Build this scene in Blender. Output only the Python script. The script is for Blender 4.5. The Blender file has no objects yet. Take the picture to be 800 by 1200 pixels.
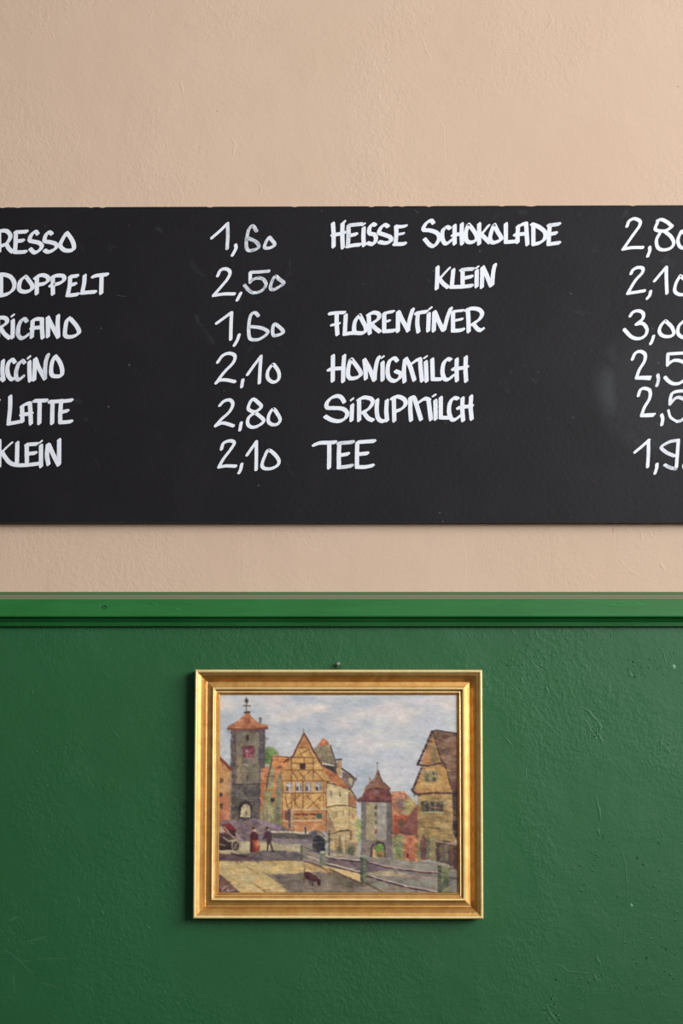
import bpy, bmesh, math, random
import numpy as np
from mathutils import Vector, Matrix

SC = bpy.context.scene
COL = SC.collection
R = math.radians

# ------------------------------------------------------------------ camera
PITCH = R(5.0)
CAMZ = 1.20
DIST = 3.5
FPX = 2690.0                      # 50 mm on a 22.3 mm high sensor, 1200 px
cam = bpy.data.cameras.new('camera')
cam.sensor_fit = 'VERTICAL'
cam.sensor_height = 22.3
cam.lens = 22.3 * FPX / 1200.0
cam.clip_start = 0.05
cam_o = bpy.data.objects.new('camera', cam)
cam_o.location = (0, -DIST, CAMZ)
cam_o.rotation_euler = (R(90) + PITCH, 0, 0)
COL.objects.link(cam_o)
SC.camera = cam_o

# ------------------------------------------------------------------ light
SC.view_settings.view_transform = 'Standard'
SC.view_settings.look = 'None'
SC.view_settings.gamma = 1.0
SC.view_settings.exposure = 0.0
SC.view_settings.use_curve_mapping = False
SC.cycles.use_denoising = True
w = bpy.data.worlds.new('room_ambient')
SC.world = w
w.use_nodes = True
# the rest of the room: pale ceiling, mid walls, dark floor
_g = w.node_tree.nodes.new('ShaderNodeTexCoord')
_x = w.node_tree.nodes.new('ShaderNodeSeparateXYZ')
_r = w.node_tree.nodes.new('ShaderNodeMapRange')
_r.interpolation_type = 'SMOOTHSTEP'
for _i, _v in zip((1, 2, 3, 4), (-0.6, 1.0, 0.02, 0.47)):
    _r.inputs[_i].default_value = _v
w.node_tree.links.new(_g.outputs['Generated'], _x.inputs[0])
w.node_tree.links.new(_x.outputs[2], _r.inputs[0])
_q = w.node_tree.nodes.new('ShaderNodeMapRange')     # the window side of the room is the lighter one
for _i, _v in zip((1, 2, 3, 4), (-1.0, 1.0, 0.55, 1.35)):
    _q.inputs[_i].default_value = _v
_m = w.node_tree.nodes.new('ShaderNodeMath')
_m.operation = 'MULTIPLY'
w.node_tree.links.new(_x.outputs[0], _q.inputs[0])
w.node_tree.links.new(_r.outputs[0], _m.inputs[0])
w.node_tree.links.new(_q.outputs[0], _m.inputs[1])
w.node_tree.links.new(_m.outputs[0], w.node_tree.nodes['Background'].inputs[1])
w.node_tree.nodes['Background'].inputs[0].default_value = (1.0, 0.985, 0.965, 1)


def area(name, loc, target, sx, sy, power, color):
    l = bpy.data.lights.new(name, 'AREA')
    l.shape = 'RECTANGLE'
    l.size, l.size_y = sx, sy
    l.energy = power
    l.color = color
    o = bpy.data.objects.new(name, l)
    o.location = loc
    o.rotation_euler = (Vector(target) - Vector(loc)).to_track_quat('-Z', 'Y').to_euler()
    COL.objects.link(o)
    return o


win = area('window_and_fill_daylight', (2.9, -2.5, 2.5), (-0.4, 0, 2.0), 1.9, 1.6, 36, (1.0, 0.99, 0.975))
win.data.spread = R(88)
sheen_fill = area('window_and_fill_daylight', (2.7, -4.8, 2.3), (0.25, 0, 1.9), 1.3, 1.6, 34, (1.0, 0.99, 0.975))  # added fill lamp for the gloss sheen at the right, not a known window
sheen_fill.data.spread = R(80)


# ------------------------------------------------------------------ helpers
def W(px, py, d=0.0):
    """Point of the vertical plane y = -d that stands behind a point of the photograph."""
    vx = (px - 400.0) / FPX
    vz = (600.0 - py) / FPX
    dy = math.cos(PITCH) - vz * math.sin(PITCH)
    dz = math.sin(PITCH) + vz * math.cos(PITCH)
    t = (DIST - d) / dy
    return Vector((vx * t, -d, CAMZ + dz * t))


def lin(c):
    return tuple(((v / 255) / 12.92 if v / 255 <= 0.04045 else ((v / 255 + 0.055) / 1.055) ** 2.4) for v in c) + (1,)


def link(name, me, mat=None, parent=None):
    o = bpy.data.objects.new(name, me)
    COL.objects.link(o)
    if mat is not None:
        me.materials.append(mat)
    if parent is not None:
        o.parent = parent
        o.matrix_parent_inverse = parent.matrix_world.inverted()
    return o


def mesh_obj(name, verts, faces, mat=None, parent=None, smooth=False):
    me = bpy.data.meshes.new(name)
    me.from_pydata([tuple(v) for v in verts], [], faces)
    me.update()
    if smooth:
        me.polygons.foreach_set('use_smooth', [True] * len(me.polygons))
    return link(name, me, mat, parent)


def empty(name, loc, **kw):
    o = bpy.data.objects.new(name, None)
    o.empty_display_size = 0.05
    o.location = loc
    COL.objects.link(o)
    for k, v in kw.items():
        o[k] = v
    bpy.context.view_layer.update()
    return o


class NT:
    def __init__(self, name):
        self.m = bpy.data.materials.new(name)
        self.m.use_nodes = True
        self.t = self.m.node_tree
        self.b = self.t.nodes['Principled BSDF']

    def n(self, typ, **kw):
        nd = self.t.nodes.new(typ)
        for k, v in kw.items():
            if isinstance(k, str) and hasattr(nd, k) and k not in nd.inputs:
                setattr(nd, k, v)
            else:
                nd.inputs[k].default_value = v
        return nd

    def l(self, a, b):
        self.t.links.new(a, b)

    def noise(self, vec, scale, detail=4, rough=0.55, dist=0.0):
        nd = self.n('ShaderNodeTexNoise')
        nd.inputs['Scale'].default_value = scale
        nd.inputs['Detail'].default_value = detail
        nd.inputs['Roughness'].default_value = rough
        nd.inputs['Distortion'].default_value = dist
        self.l(vec, nd.inputs['Vector'])
        return nd.outputs['Fac']

    def math(self, op, a, b=None, c=None, clamp=False):
        nd = self.n('ShaderNodeMath')
        nd.operation = op
        nd.use_clamp = clamp
        for i, v in enumerate((a, b, c)):
            if v is None:
                continue
            if isinstance(v, (int, float)):
                nd.inputs[i].default_value = v
            else:
                self.l(v, nd.inputs[i])
        return nd.outputs[0]

    def ramp(self, fac, a, b, va=0.0, vb=1.0):
        nd = self.n('ShaderNodeMapRange')
        nd.interpolation_type = 'SMOOTHSTEP'
        for i, v in zip((1, 2, 3, 4), (a, b, va, vb)):
            nd.inputs[i].default_value = v
        self.l(fac, nd.inputs[0])
        return nd.outputs[0]

    def mix(self, fac, a, b):
        nd = self.n('ShaderNodeMix')
        nd.data_type = 'RGBA'
        for s, v in ((0, fac), (6, a), (7, b)):
            if isinstance(v, (int, float, tuple)):
                nd.inputs[s].default_value = v
            else:
                self.l(v, nd.inputs[s])
        return nd.outputs[2]

    def obj(self, scale=(1, 1, 1), loc=(0, 0, 0)):
        tc = self.n('ShaderNodeTexCoord')
        mp = self.n('ShaderNodeMapping')
        mp.inputs['Scale'].default_value = scale
        mp.inputs['Location'].default_value = loc
        self.l(tc.outputs['Object'], mp.inputs['Vector'])
        return mp.outputs[0]

    def bump(self, h, dist, strength=1.0, prev=None):
        nd = self.n('ShaderNodeBump')
        nd.inputs['Strength'].default_value = strength
        nd.inputs['Distance'].default_value = dist
        self.l(h, nd.inputs['Height'])
        if prev is not None:
            self.l(prev, nd.inputs['Normal'])
        return nd.outputs[0]


# ------------------------------------------------------------------ materials
def plaster(name, base, var, rough, spec, fine=1.0, coat=0.0):
    t = NT(name)
    v = t.obj()
    n1 = t.noise(v, 300, 3, 0.6)              # grain
    n2 = t.noise(v, 115, 3, 0.55, 0.2)         # roller and trowel ripple
    n3 = t.noise(v, 14, 3, 0.5)               # lumps
    n4 = t.noise(v, 4.5, 3, 0.5, 0.5)         # where the plaster is coarse or smooth
    mask = t.ramp(n4, 0.42, 0.60, 0.25, 1.0)
    n5 = t.noise(t.obj((1, 1, 0.8), (3, 1, 2)), 230, 2, 0.5)
    vor = t.n('ShaderNodeTexVoronoi')
    vor.inputs['Scale'].default_value = 42
    t.l(v, vor.inputs['Vector'])
    pit = t.ramp(vor.outputs['Distance'], 0.03, 0.12, 1.0, 0.0)
    b = t.bump(t.math('MULTIPLY', n3, 1.0), 0.008 * fine, 0.3)
    b = t.bump(t.math('MULTIPLY', n2, mask), 0.0017 * fine, 0.7, b)
    b = t.bump(t.math('MULTIPLY', n5, mask), 0.0011 * fine, 0.7, b)
    b = t.bump(n1, 0.0005 * fine, 0.7, b)
    b = t.bump(t.math('MULTIPLY', pit, t.ramp(n4, 0.5, 0.65)), 0.0010 * fine, -0.6, b)
    col = t.mix(t.ramp(t.noise(v, 2.3, 4, 0.6), 0.3, 0.7), lin(base), lin(var))
    t.l(col, t.b.inputs['Base Color'])
    t.b.inputs['Roughness'].default_value = rough
    t.b.inputs['Specular IOR Level'].default_value = spec
    t.l(b, t.b.inputs['Normal'])
    return t.m


M_BEIGE = plaster('beige_plaster', (188, 163, 142), (192, 168, 148), 0.8, 0.2, 0.7)
M_GREEN = plaster('green_wall_paint', (25, 80, 42), (28, 86, 48), 0.5, 0.34, 0.62)


def wood_paint(name, a, b_, rough, marks=None):
    t = NT(name)
    v = t.obj((1, 6, 9))
    g = t.noise(v, 12, 5, 0.6, 0.4)
    v2 = t.obj((1, 1, 1))
    g2 = t.noise(v2, 7, 3, 0.5)
    f = t.math('ADD', t.math('MULTIPLY', g, 0.5), t.math('MULTIPLY', g2, 0.5))
    col = t.mix(t.ramp(f, 0.38, 0.62), lin(a), lin(b_))
    t.l(col, t.b.inputs['Base Color'])
    t.b.inputs['Roughness'].default_value = rough
    t.b.inputs['Specular IOR Level'].default_value = 0.3
    bn = t.bump(g, 0.0008, 0.6)
    t.l(bn, t.b.inputs['Normal'])
    return t.m


M_RAIL = wood_paint('green_gloss_rail_paint', (24, 94, 38), (30, 102, 46), 0.45)
M_RAILSHADE = wood_paint('green_rail_paint_with_shade', (16, 74, 30), (22, 82, 38), 0.4)  # same rail green darkened: shade of the downward-facing cove put into the colour
M_RAILTOP = wood_paint('green_cap_paint', (72, 92, 58), (62, 98, 60), 0.6)
M_WORN = wood_paint('worn_grey_green_rail_edge', (118, 114, 92), (106, 116, 92), 0.8)
M_KNOT = wood_paint('dark_wood_knot', (20, 50, 24), (34, 66, 34), 0.7)
M_SCRATCH = wood_paint('pale_scratch', (120, 160, 128), (96, 140, 108), 0.7)
M_SCUFF = wood_paint('faint_scuff', (66, 106, 84), (44, 86, 62), 0.8)


def board_mat():
    t = NT('black_board_paint')
    v = t.obj()
    n = t.noise(v, 9, 5, 0.6, 0.6)
    col = t.mix(t.ramp(n, 0.35, 0.75), lin((18, 16, 20)), lin((23, 21, 26)))
    # wiped ring beside the right-hand prices
    sep = t.n('ShaderNodeSeparateXYZ')
    tc = t.n('ShaderNodeTexCoord')
    t.l(tc.outputs['Object'], sep.inputs[0])
    c = W(775, 455, 0.022) - BOARD_ORIGIN
    dx = t.math('SUBTRACT', sep.outputs[0], c.x)
    dz = t.math('SUBTRACT', sep.outputs[2], c.z)
    d = t.math('SQRT', t.math('ADD', t.math('MULTIPLY', dx, dx), t.math('MULTIPLY', dz, dz)))
    d = t.math('ADD', d, t.math('MULTIPLY', t.noise(v, 6, 2), 0.03))
    ring = t.math('MULTIPLY', t.ramp(d, 0.075, 0.094), t.ramp(d, 0.094, 0.125, 1.0, 0.0))
    ring = t.math('MULTIPLY', ring, t.ramp(t.noise(v, 15, 4, 0.6), 0.35, 0.7))
    disc = t.math('MULTIPLY', t.ramp(d, 0.08, 0.11, 1.0, 0.0), 0.35)
    col = t.mix(t.math('MULTIPLY', t.math('MAXIMUM', ring, disc), 0.42), col, lin((66, 70, 74)))
    # chalk dust smears
    sm = t.math('MULTIPLY', t.ramp(t.noise(v, 22, 3, 0.5, 1.5), 0.66, 0.8), 0.22)
    col = t.mix(sm, col, lin((70, 70, 74)))
    # specks
    vo = t.n('ShaderNodeTexVoronoi')
    vo.inputs['Scale'].default_value = 26
    t.l(v, vo.inputs['Vector'])
    sp = t.math('MULTIPLY', t.ramp(vo.outputs['Distance'], 0.02, 0.05, 1.0, 0.0), 0.4)
    col = t.mix(sp, col, lin((110, 105, 108)))
    t.l(col, t.b.inputs['Base Color'])
    t.b.inputs['Roughness'].default_value = 0.5
    t.b.inputs['Specular IOR Level'].default_value = 0.17
    t.l(t.bump(t.noise(v, 160, 2), 0.0004, 0.5), t.b.inputs['Normal'])
    return t.m


def ink_mat():
    t = NT('white_marker_paint')
    uv = t.n('ShaderNodeUVMap')
    uv.uv_map = 'stroke'
    mp = t.n('ShaderNodeMapping')
    mp.inputs['Scale'].default_value = (0.10, 2.6, 1)
    t.l(uv.outputs[0], mp.inputs[0])
    st = t.noise(mp.outputs[0], 1.6, 3, 0.6)
    at = t.n('ShaderNodeAttribute')
    at.attribute_name = 'dry'
    k = t.math('MULTIPLY', t.ramp(st, 0.44, 0.62), at.outputs['Fac'])
    soft = t.math('MULTIPLY', t.ramp(t.noise(t.obj(), 70, 3), 0.45, 0.75), 0.12)
    col = t.mix(t.math('ADD', k, soft, clamp=True), lin((210, 214, 222)), lin((84, 90, 104)))
    t.l(col, t.b.inputs['Base Color'])
    t.b.inputs['Roughness'].default_value = 0.6
    return t.m


def gold_mat(name, a, b_, metal, rough):
    t = NT(name)
    v = t.obj()
    n = t.noise(v, 60, 4, 0.6)
    n2 = t.noise(t.obj((1, 1, 1)), 400, 3, 0.6)
    col = t.mix(t.ramp(n, 0.35, 0.7), lin(a), lin(b_))
    col = t.mix(t.math('MULTIPLY', t.ramp(t.noise(v, 190, 4, 0.7), 0.68, 0.76), 0.5), col, lin((120, 70, 40)))
    t.l(col, t.b.inputs['Base Color'])
    t.b.inputs['Metallic'].default_value = metal
    t.b.inputs['Roughness'].default_value = rough
    t.l(t.bump(n2, 0.0004, 0.5), t.b.inputs['Normal'])
    return t.m


def simple(name, c, rough=0.5, metal=0.0):
    t = NT(name)
    n = t.noise(t.obj(), 200, 3)
    d = tuple(max(0, x - 14) for x in c)
    t.l(t.mix(n, lin(c), lin(d)), t.b.inputs['Base Color'])
    t.b.inputs['Roughness'].default_value = rough
    t.b.inputs['Metallic'].default_value = metal
    return t.m


M_GOLD = gold_mat('gilded_wood', (216, 168, 98), (198, 146, 80), 0.86, 0.38)
M_GILT = gold_mat('pale_burnished_gilt', (246, 222, 160), (238, 208, 142), 0.45, 0.36)
M_STEEL = simple('bright_steel', (200, 214, 205), 0.25, 0.9)
M_DARKWIRE = simple('dark_wire', (40, 44, 40), 0.5, 0.6)
M_BACK = simple('brown_backing_board', (110, 84, 58), 0.8)

# ------------------------------------------------------------------ the wall
XL, XR = -1.35, 1.35
Z_TOP, Z_RAIL, Z_BOT = 2.75, W(0, 715).z, 0.35


def slab(name, x0, x1, z0, z1, y0, y1, mat, parent=None):
    v = [(x, y, z) for x in (x0, x1) for y in (y0, y1) for z in (z0, z1)]
    f = [(0, 1, 3, 2), (4, 6, 7, 5), (0, 4, 5, 1), (2, 3, 7, 6), (0, 2, 6, 4), (1, 5, 7, 3)]
    return mesh_obj(name, v, f, mat, parent)


wall = slab('wall_back', XL, XR, Z_BOT, Z_TOP, 0.0, 0.12, M_BEIGE)
wall['kind'] = 'structure'
# painted dado below the rail: the plaster is built up a millimetre there
dado = slab('painted_dado', XL, XR, Z_BOT, Z_RAIL, -0.001, 0.05, M_GREEN, wall)
dado['label'] = 'green painted lower wall'


BDEEP = 0.0015
# low relief in the plaster: ridges, gouges and flakes, built as thin wedges
def ridge(pts, wd, h, d0):
    """pts: photo points -> wedge ribbon with a steep edge"""
    vs, fs = [], []
    if d0 < BDEEP:
        h *= 0.6
        wd *= 1.25
    P = [W(x, y, d0) for x, y in pts]
    n = len(P)
    for i, p in enumerate(P):
        a = P[max(0, i - 1)]
        b = P[min(n - 1, i + 1)]
        t = (b - a).normalized()
        s = Vector((t.z, 0, -t.x))
        k = math.sin(math.pi * (i + 0.35) / (n - 0.3)) * random.uniform(0.6, 1.1)
        q = wd * 0.0013 * (0.4 + 0.6 * k)
        vs += [p - s * q * 0.5 + Vector((0, 0.0006, 0)), p - s * q * 0.15 + Vector((0, -h * k, 0)),
               p + s * q * 0.2 + Vector((0, -h * k * 0.8, 0)), p + s * q + Vector((0, 0.0006, 0))]
    for i in range(n - 1):
        for j in range(3):
            a = i * 4 + j
            fs.append((a, a + 1, a + 5, a + 4))
    return vs, fs


def join_parts(name, lst, mat, parent, smooth=True, **kw):
    V, F = [], []
    for vs, fs in lst:
        o = len(V)
        V += vs
        F += [tuple(i + o for i in f) for f in fs]
    ob = mesh_obj(name, V, F, mat, parent, smooth)
    for k, v in kw.items():
        ob[k] = v
    return ob


random.seed(4)


def wob(pts, amp=0.8, sub=3):
    out = []
    for (x0, y0), (x1, y1) in zip(pts, pts[1:]):
        for k in range(sub):
            u = k / sub
            out.append((x0 + (x1 - x0) * u + random.uniform(-amp, amp), y0 + (y1 - y0) * u + random.uniform(-amp, amp)))
    out.append(pts[-1])
    return out


G = [([(681, 828), (690, 834), (697, 842), (702, 848)], 4, .0011), ([(700, 846), (704, 852), (702, 860)], 5, .0014),
     ([(703, 862), (705, 870)], 5, .0013), ([(684, 842), (690, 850), (696, 862)], 4, .0006), ([(694, 860), (700, 868)], 4, .0007),
     ([(738, 787), (740, 795)], 5, .0014), ([(698, 932), (702, 948), (703, 964)], 4, .0010), ([(774, 866), (775, 880)], 4, .0012),
     ([(781, 876), (785, 886)], 4, .0010), ([(640, 804), (642, 812)], 4, .0010), ([(622, 772), (628, 786)], 3, .0007),
     ([(684, 884), (700, 889), (720, 884), (740, 879)], 2.5, .0004), ([(727, 990), (732, 1010), (735, 1040), (735, 1070)], 3, .0005),
     ([(735, 1070), (731, 1100), (730, 1130)], 3, .0005), ([(698, 1120), (703, 1132)], 5, .0010), ([(696, 1142), (700, 1152)], 4, .0010),
     ([(652, 1130), (665, 1138), (690, 1140)], 3, .0006), ([(640, 1176), (646, 1190), (652, 1199)], 4, .0009),
     ([(688, 1152), (686, 1175)], 3, .0006), ([(118, 1066), (122, 1074)], 4, .0009), ([(92, 1050), (93, 1062)], 3, .0005),
     ([(173, 1084), (175, 1090)], 3, .0007), ([(106, 1156), (110, 1166)], 3, .0006), ([(130, 852), (140, 866)], 3, .0004),
     ([(590, 862), (600, 874)], 3, .0006), ([(616, 900), (617, 914)], 3, .0005), ([(598, 738), (604, 744)], 3, .0008),
     ([(688, 736), (690, 748)], 3, .0008), ([(776, 760), (780, 780)], 3, .0007), ([(700, 970), (702, 980)], 4, .0008)]
for _ in range(70):
    x = random.uniform(575, 800) if random.random() < .75 else random.uniform(0, 215)
    y = random.uniform(742, 1195)
    G.append(([(x, y), (x + random.uniform(-1.5, 2), y + random.uniform(2, 5))], random.uniform(1.5, 3), random.uniform(.0003, .0007)))
for cx, cy, rx, ry, n in [(699, 852, 7, 12, 26), (741, 791, 5, 7, 10), (776, 872, 8, 9, 16), (697, 1146, 8, 9, 12), (646, 1184, 10, 14, 26), (704, 975, 5, 6, 8),
                          (760, 775, 26, 14, 26), (690, 1010, 30, 40, 20), (760, 1080, 35, 80, 60), (620, 780, 40, 30, 30), (660, 1165, 30, 20, 14)]:
    for _ in range(n):
        x, y, a = random.gauss(cx, rx * .6), random.gauss(cy, ry * .6), random.uniform(-.6, 2.2)
        G.append(([(x, y), (x + 2.2 * math.cos(a), y + 2.2 * math.sin(a)), (x + 3.2 * math.cos(a + .5), y + 3.2 * math.sin(a + .5))], random.uniform(2.0, 3.8), random.uniform(.0003, .0007)))
for _ in range(26):
    x = random.uniform(500, 720)
    G.append(([(x, random.uniform(738, 744)), (x + random.uniform(-3, 3), random.uniform(745, 749))], 2, .0007))
join_parts('plaster_relief', [ridge(wob(p), wd, h, 0.001) for p, wd, h in G], M_GREEN, wall, kind='stuff')
B = [([(211, 92), (214, 110)], 4, .0008), ([(270, 160), (276, 170), (271, 188)], 4, .0009), ([(194, 160), (197, 180)], 3, .0006),
     ([(642, 12), (648, 24), (638, 38)], 5, .0010), ([(612, 35), (617, 38)], 4, .0008), ([(490, 35), (500, 60), (507, 72)], 3, .0006),
     ([(588, 60), (605, 62), (620, 62)], 3, .0006), ([(530, 88), (550, 78), (570, 74)], 3, .0005), ([(60, 38), (63, 44)], 3, .0009),
     ([(300, 212), (306, 220), (303, 232)], 3, .0007), ([(723, 652), (732, 664), (743, 672), (755, 679)], 3, .0009),
     ([(773, 658), (778, 670)], 4, .0009), ([(748, 618), (754, 632)], 4, .0010), ([(760, 622), (768, 634)], 3, .0008),
     ([(690, 672), (700, 684)], 2, .0005), ([(500, 110), (520, 150), (522, 200)], 3, .0004), ([(180, 10), (176, 22)], 3, .0006),
     ([(160, 25), (161, 30)], 3, .0006), ([(120, 630), (124, 640)], 3, .0005), ([(540, 620), (545, 650), (546, 690)], 3, .0003)]
for _ in range(60):
    x = random.uniform(0, 800)
    y = random.choice([random.uniform(5, 236), random.uniform(5, 236), random.uniform(622, 690)])
    B.append(([(x, y), (x + random.uniform(-1.5, 2), y + random.uniform(2, 6))], random.uniform(1.5, 3), random.uniform(.0002, .0005)))
join_parts('plaster_relief', [ridge(wob(p), wd, h, 0.0) for p, wd, h in B], M_BEIGE, wall, kind='stuff')

# faint scuffs low on the dado
S = [[(0, 1107), (8, 1115), (22, 1125), (30, 1133), (40, 1142)], [(13, 1118), (24, 1127)], [(25, 1126), (36, 1125)], [(42, 1124), (60, 1123), (82, 1124)],
     [(50, 1152), (60, 1155), (70, 1160)], [(30, 1104), (45, 1100), (60, 1096)], [(0, 1169), (20, 1170)], [(8, 1080), (20, 1075)], [(15, 1140), (17, 1165)],
     [(35, 1105), (40, 1107)], [(52, 1100), (55, 1104)], [(10, 1085), (14, 1095)]]
join_parts('scuff_mark', [ridge(wob(p, .6, 4), 1.0, .00025, 0.0012) for p in S], M_SCUFF, wall, kind='stuff')
join_parts('paint_chip', [ridge([(789, 779), (791, 783)], 4, .0012, 0.001), ridge([(739, 1059), (741, 1062)], 3, .001, 0.001)],
           M_SCRATCH, wall, label='small pale chips in the green paint')
join_parts('filled_hole', [ridge([(717.5, 619), (718, 621.5)], 1.6, .0003, 0.0), ridge([(718, 622.5), (718.5, 624)], 1.4, .0003, 0.0),
                           ridge([(254, 129.5), (255, 131)], 1.6, .0003, 0.0), ridge([(794, 101), (795, 102)], 1.5, .0003, 0.0)],
           simple('rust_brown', (120, 76, 50), .9), wall, label='tiny dark brown nail holes in the plaster')

# ------------------------------------------------------------------ the dado rail
rail = empty('trim_1', (0, 0, Z_RAIL), kind='structure')


def zpx(y, d):
    return W(400, y, d).z


def extrude_profile(name, prof, mat, parent, sub=1):
    """prof: list of (photo row, protrusion) from top to bottom; closed against the wall"""
    pts = [(-d, zpx(y, d)) for y, d in prof]
    n = len(pts)
    vs, fs = [], []
    for x in (XL, XR):
        vs += [(x, a, b) for a, b in pts] + [(x, 0.004, pts[-1][1]), (x, 0.004, pts[0][1])]
    m = n + 2
    for i in range(m):
        j = (i + 1) % m
        fs.append((i, j, m + j, m + i))
    fs.append(tuple(range(m))[::-1])
    fs.append(tuple(range(m, 2 * m)))
    return mesh_obj(name, vs, fs, mat, parent)


extrude_profile('cap_fillet', [(693.6, 0.000), (693.8, 0.006), (694.4, 0.0075), (697.0, 0.0085), (697.3, 0.008)], M_RAILTOP, rail)
extrude_profile('worn_edge', [(697.1, 0.008), (697.4, 0.013), (699.0, 0.0155), (700.0, 0.0150), (700.6, 0.0165), (702.2, 0.0195)], M_WORN, rail)
fb = extrude_profile('rail_board', [(702.2, 0.0195), (702.9, 0.0215), (721.5, 0.0240), (722.7, 0.0235), (723.3, 0.0220)], M_RAIL, rail)
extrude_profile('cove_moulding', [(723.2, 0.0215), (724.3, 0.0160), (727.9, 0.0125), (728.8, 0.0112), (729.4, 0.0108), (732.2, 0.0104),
                                  (732.7, 0.0118), (733.5, 0.0120), (734.3, 0.0100), (735.2, 0.001)], M_RAILSHADE, rail)
# knot and scratches in the rail face
kc = (122.5, 711.5)
ang = np.linspace(0, 2 * math.pi, 15)[:-1]
kv = [W(kc[0] + 2.9 * math.cos(a) * random.uniform(.8, 1.1), kc[1] + 2.2 * math.sin(a) * random.uniform(.75, 1.1), 0.0236) for a in ang]
kv2 = [W(kc[0] + 1.2 * math.cos(a), kc[1] + 1.0 * math.sin(a), 0.0226) for a in ang]
kf = [(i, (i + 1) % 14, 14 + (i + 1) % 14, 14 + i) for i in range(14)] + [tuple(range(14, 28))]
mesh_obj('knot', kv + kv2, kf, M_KNOT, rail, True)['label'] = 'dark knot in the green rail'
M_RAILLT = wood_paint('rubbed_rail_paint', (64, 138, 76), (52, 124, 66), 0.5)
join_parts('scratch', [ridge(wob(p, .4, 4), 0.8, .00035, 0.0230) for p in
                       ([(705, 709), (720, 708.5), (735, 707)], [(718, 710), (740, 709), (758, 709)], [(742, 707), (760, 708.5)], [(722, 706.5), (732, 705.5)],
                        [(176, 706), (186, 710)], [(182, 712), (188, 717)], [(205, 712), (214, 716)], [(119, 708), (116, 711), (118, 714)])],
           M_RAILLT, rail, label='fine pale scratches in the rail paint')

# ------------------------------------------------------------------ the menu board
BD = 0.022
c0 = W(400, 427, BD)
BOARD_ORIGIN = Vector((c0.x, 0, c0.z))
board = empty('menu_board', BOARD_ORIGIN, label='long matt black menu board with white hand-lettered drinks and prices, fixed above the green rail', category='menu board')
M_BOARD = board_mat()
M_INK = ink_mat()
M_RAW = simple('raw_board_edge', (150, 126, 98), .9)
tl, tr, br, bl = W(-150, 243.5, BD), W(930, 240.0, BD), W(930, 612.2, BD), W(-150, 612.4, BD)
top_pts, N = [], 240
for i in range(N + 1):
    u = i / N
    p = tl.lerp(tr, u)
    q = 0.0
    r = random.random()
    if r < .10:
        q = random.uniform(.0005, .0016)
    p = p.copy()
    p.z -= q
    top_pts.append((p, q))
bv = []
for p, q in top_pts:
    bv.append(Vector((p.x, -BD, p.z)) - BOARD_ORIGIN)
nb = len(bv)
back = [Vector((v.x, -0.002, v.z + top_pts[i][1] * 1.0)) for i, v in enumerate(bv)]
V = bv + [br - BOARD_ORIGIN, bl - BOARD_ORIGIN] + back + [Vector((br.x, -0.002, br.z)) - BOARD_ORIGIN, Vector((bl.x, -0.002, bl.z)) - BOARD_ORIGIN]
m = nb + 2
F = [tuple(range(m))[::-1], tuple(range(m, 2 * m))] + [(i, (i + 1) % m, m + (i + 1) % m, m + i) for i in range(m)]
pan = bpy.data.meshes.new('panel')
pan.from_pydata([tuple(v) for v in V], [], F)
pan.materials.append(M_BOARD)
pan.materials.append(M_RAW)
po = bpy.data.objects.new('panel', pan)
COL.objects.link(po)
po.parent = board
for f in pan.polygons:
    if 2 <= f.index < 2 + nb - 1:
        i = f.index - 2
        if top_pts[i][1] > 0 or top_pts[min(nb - 1, i + 1)][1] > 0:
            f.material_index = 1
bm = bmesh.new()
bm.from_mesh(pan)
bmesh.ops.recalc_face_normals(bm, faces=bm.faces)
bm.to_mesh(pan)
bm.free()


# --- lettering: every stroke is a broad-nibbed marker swept along its line
def hull(pts):
    pts = sorted(set(pts))
    if len(pts) < 3:
        return pts

    def half(ps):
        h = []
        for p in ps:
            while len(h) >= 2 and (h[-1][0] - h[-2][0]) * (p[1] - h[-2][1]) - (h[-1][1] - h[-2][1]) * (p[0] - h[-2][0]) <= 1e-9:
                h.pop()
            h.append(p)
        return h
    a, b = half(pts), half(pts[::-1])
    return a[:-1] + b[:-1]


def nib_chisel(s=1.0):
    a, b, ch = 2.35 * s, 1.22 * s, 0.55 * s
    loc = [(a - ch, b), (a, b - ch), (a, -b + ch), (a - ch, -b), (-a + ch, -b), (-a, -b + ch), (-a, b - ch), (-a + ch, b)]
    c, sn = math.cos(R(-37)), math.sin(R(-37))
    return [(x * c - y * sn, x * sn + y * c) for x, y in loc]


def nib_round(s=1.0):
    a, b = 2.25 * s, 1.5 * s
    c, sn = math.cos(R(-40)), math.sin(R(-40))
    out = []
    for k in range(12):
        x, y = a * math.cos(k * math.pi / 6), b * math.sin(k * math.pi / 6)
        out.append((x * c - y * sn, x * sn + y * c))
    return out


def catmull(P, sub=6):
    if len(P) < 3:
        return P
    closed = P[0] == P[-1]
    out = []
    n = len(P)
    for i in range(n - 1):
        p1, p2 = P[i], P[i + 1]
        p0 = P[i - 1] if i > 0 else (P[-2] if closed else (2 * p1[0] - p2[0], 2 * p1[1] - p2[1]))
        p3 = P[i + 2] if i + 2 < n else (P[1] if closed else (2 * p2[0] - p1[0], 2 * p2[1] - p1[1]))
        for k in range(sub):
            t = k / sub
            t2, t3 = t * t, t * t * t
            out.append(tuple(0.5 * (2 * p1[j] + (p2[j] - p0[j]) * t + (2 * p0[j] - 5 * p1[j] + 4 * p2[j] - p3[j]) * t2 +
                                    (3 * p1[j] - p0[j] - 3 * p2[j] + p3[j]) * t3) for j in (0, 1)))
    out.append(P[-1])
    return out


zlift = [0]


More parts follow.
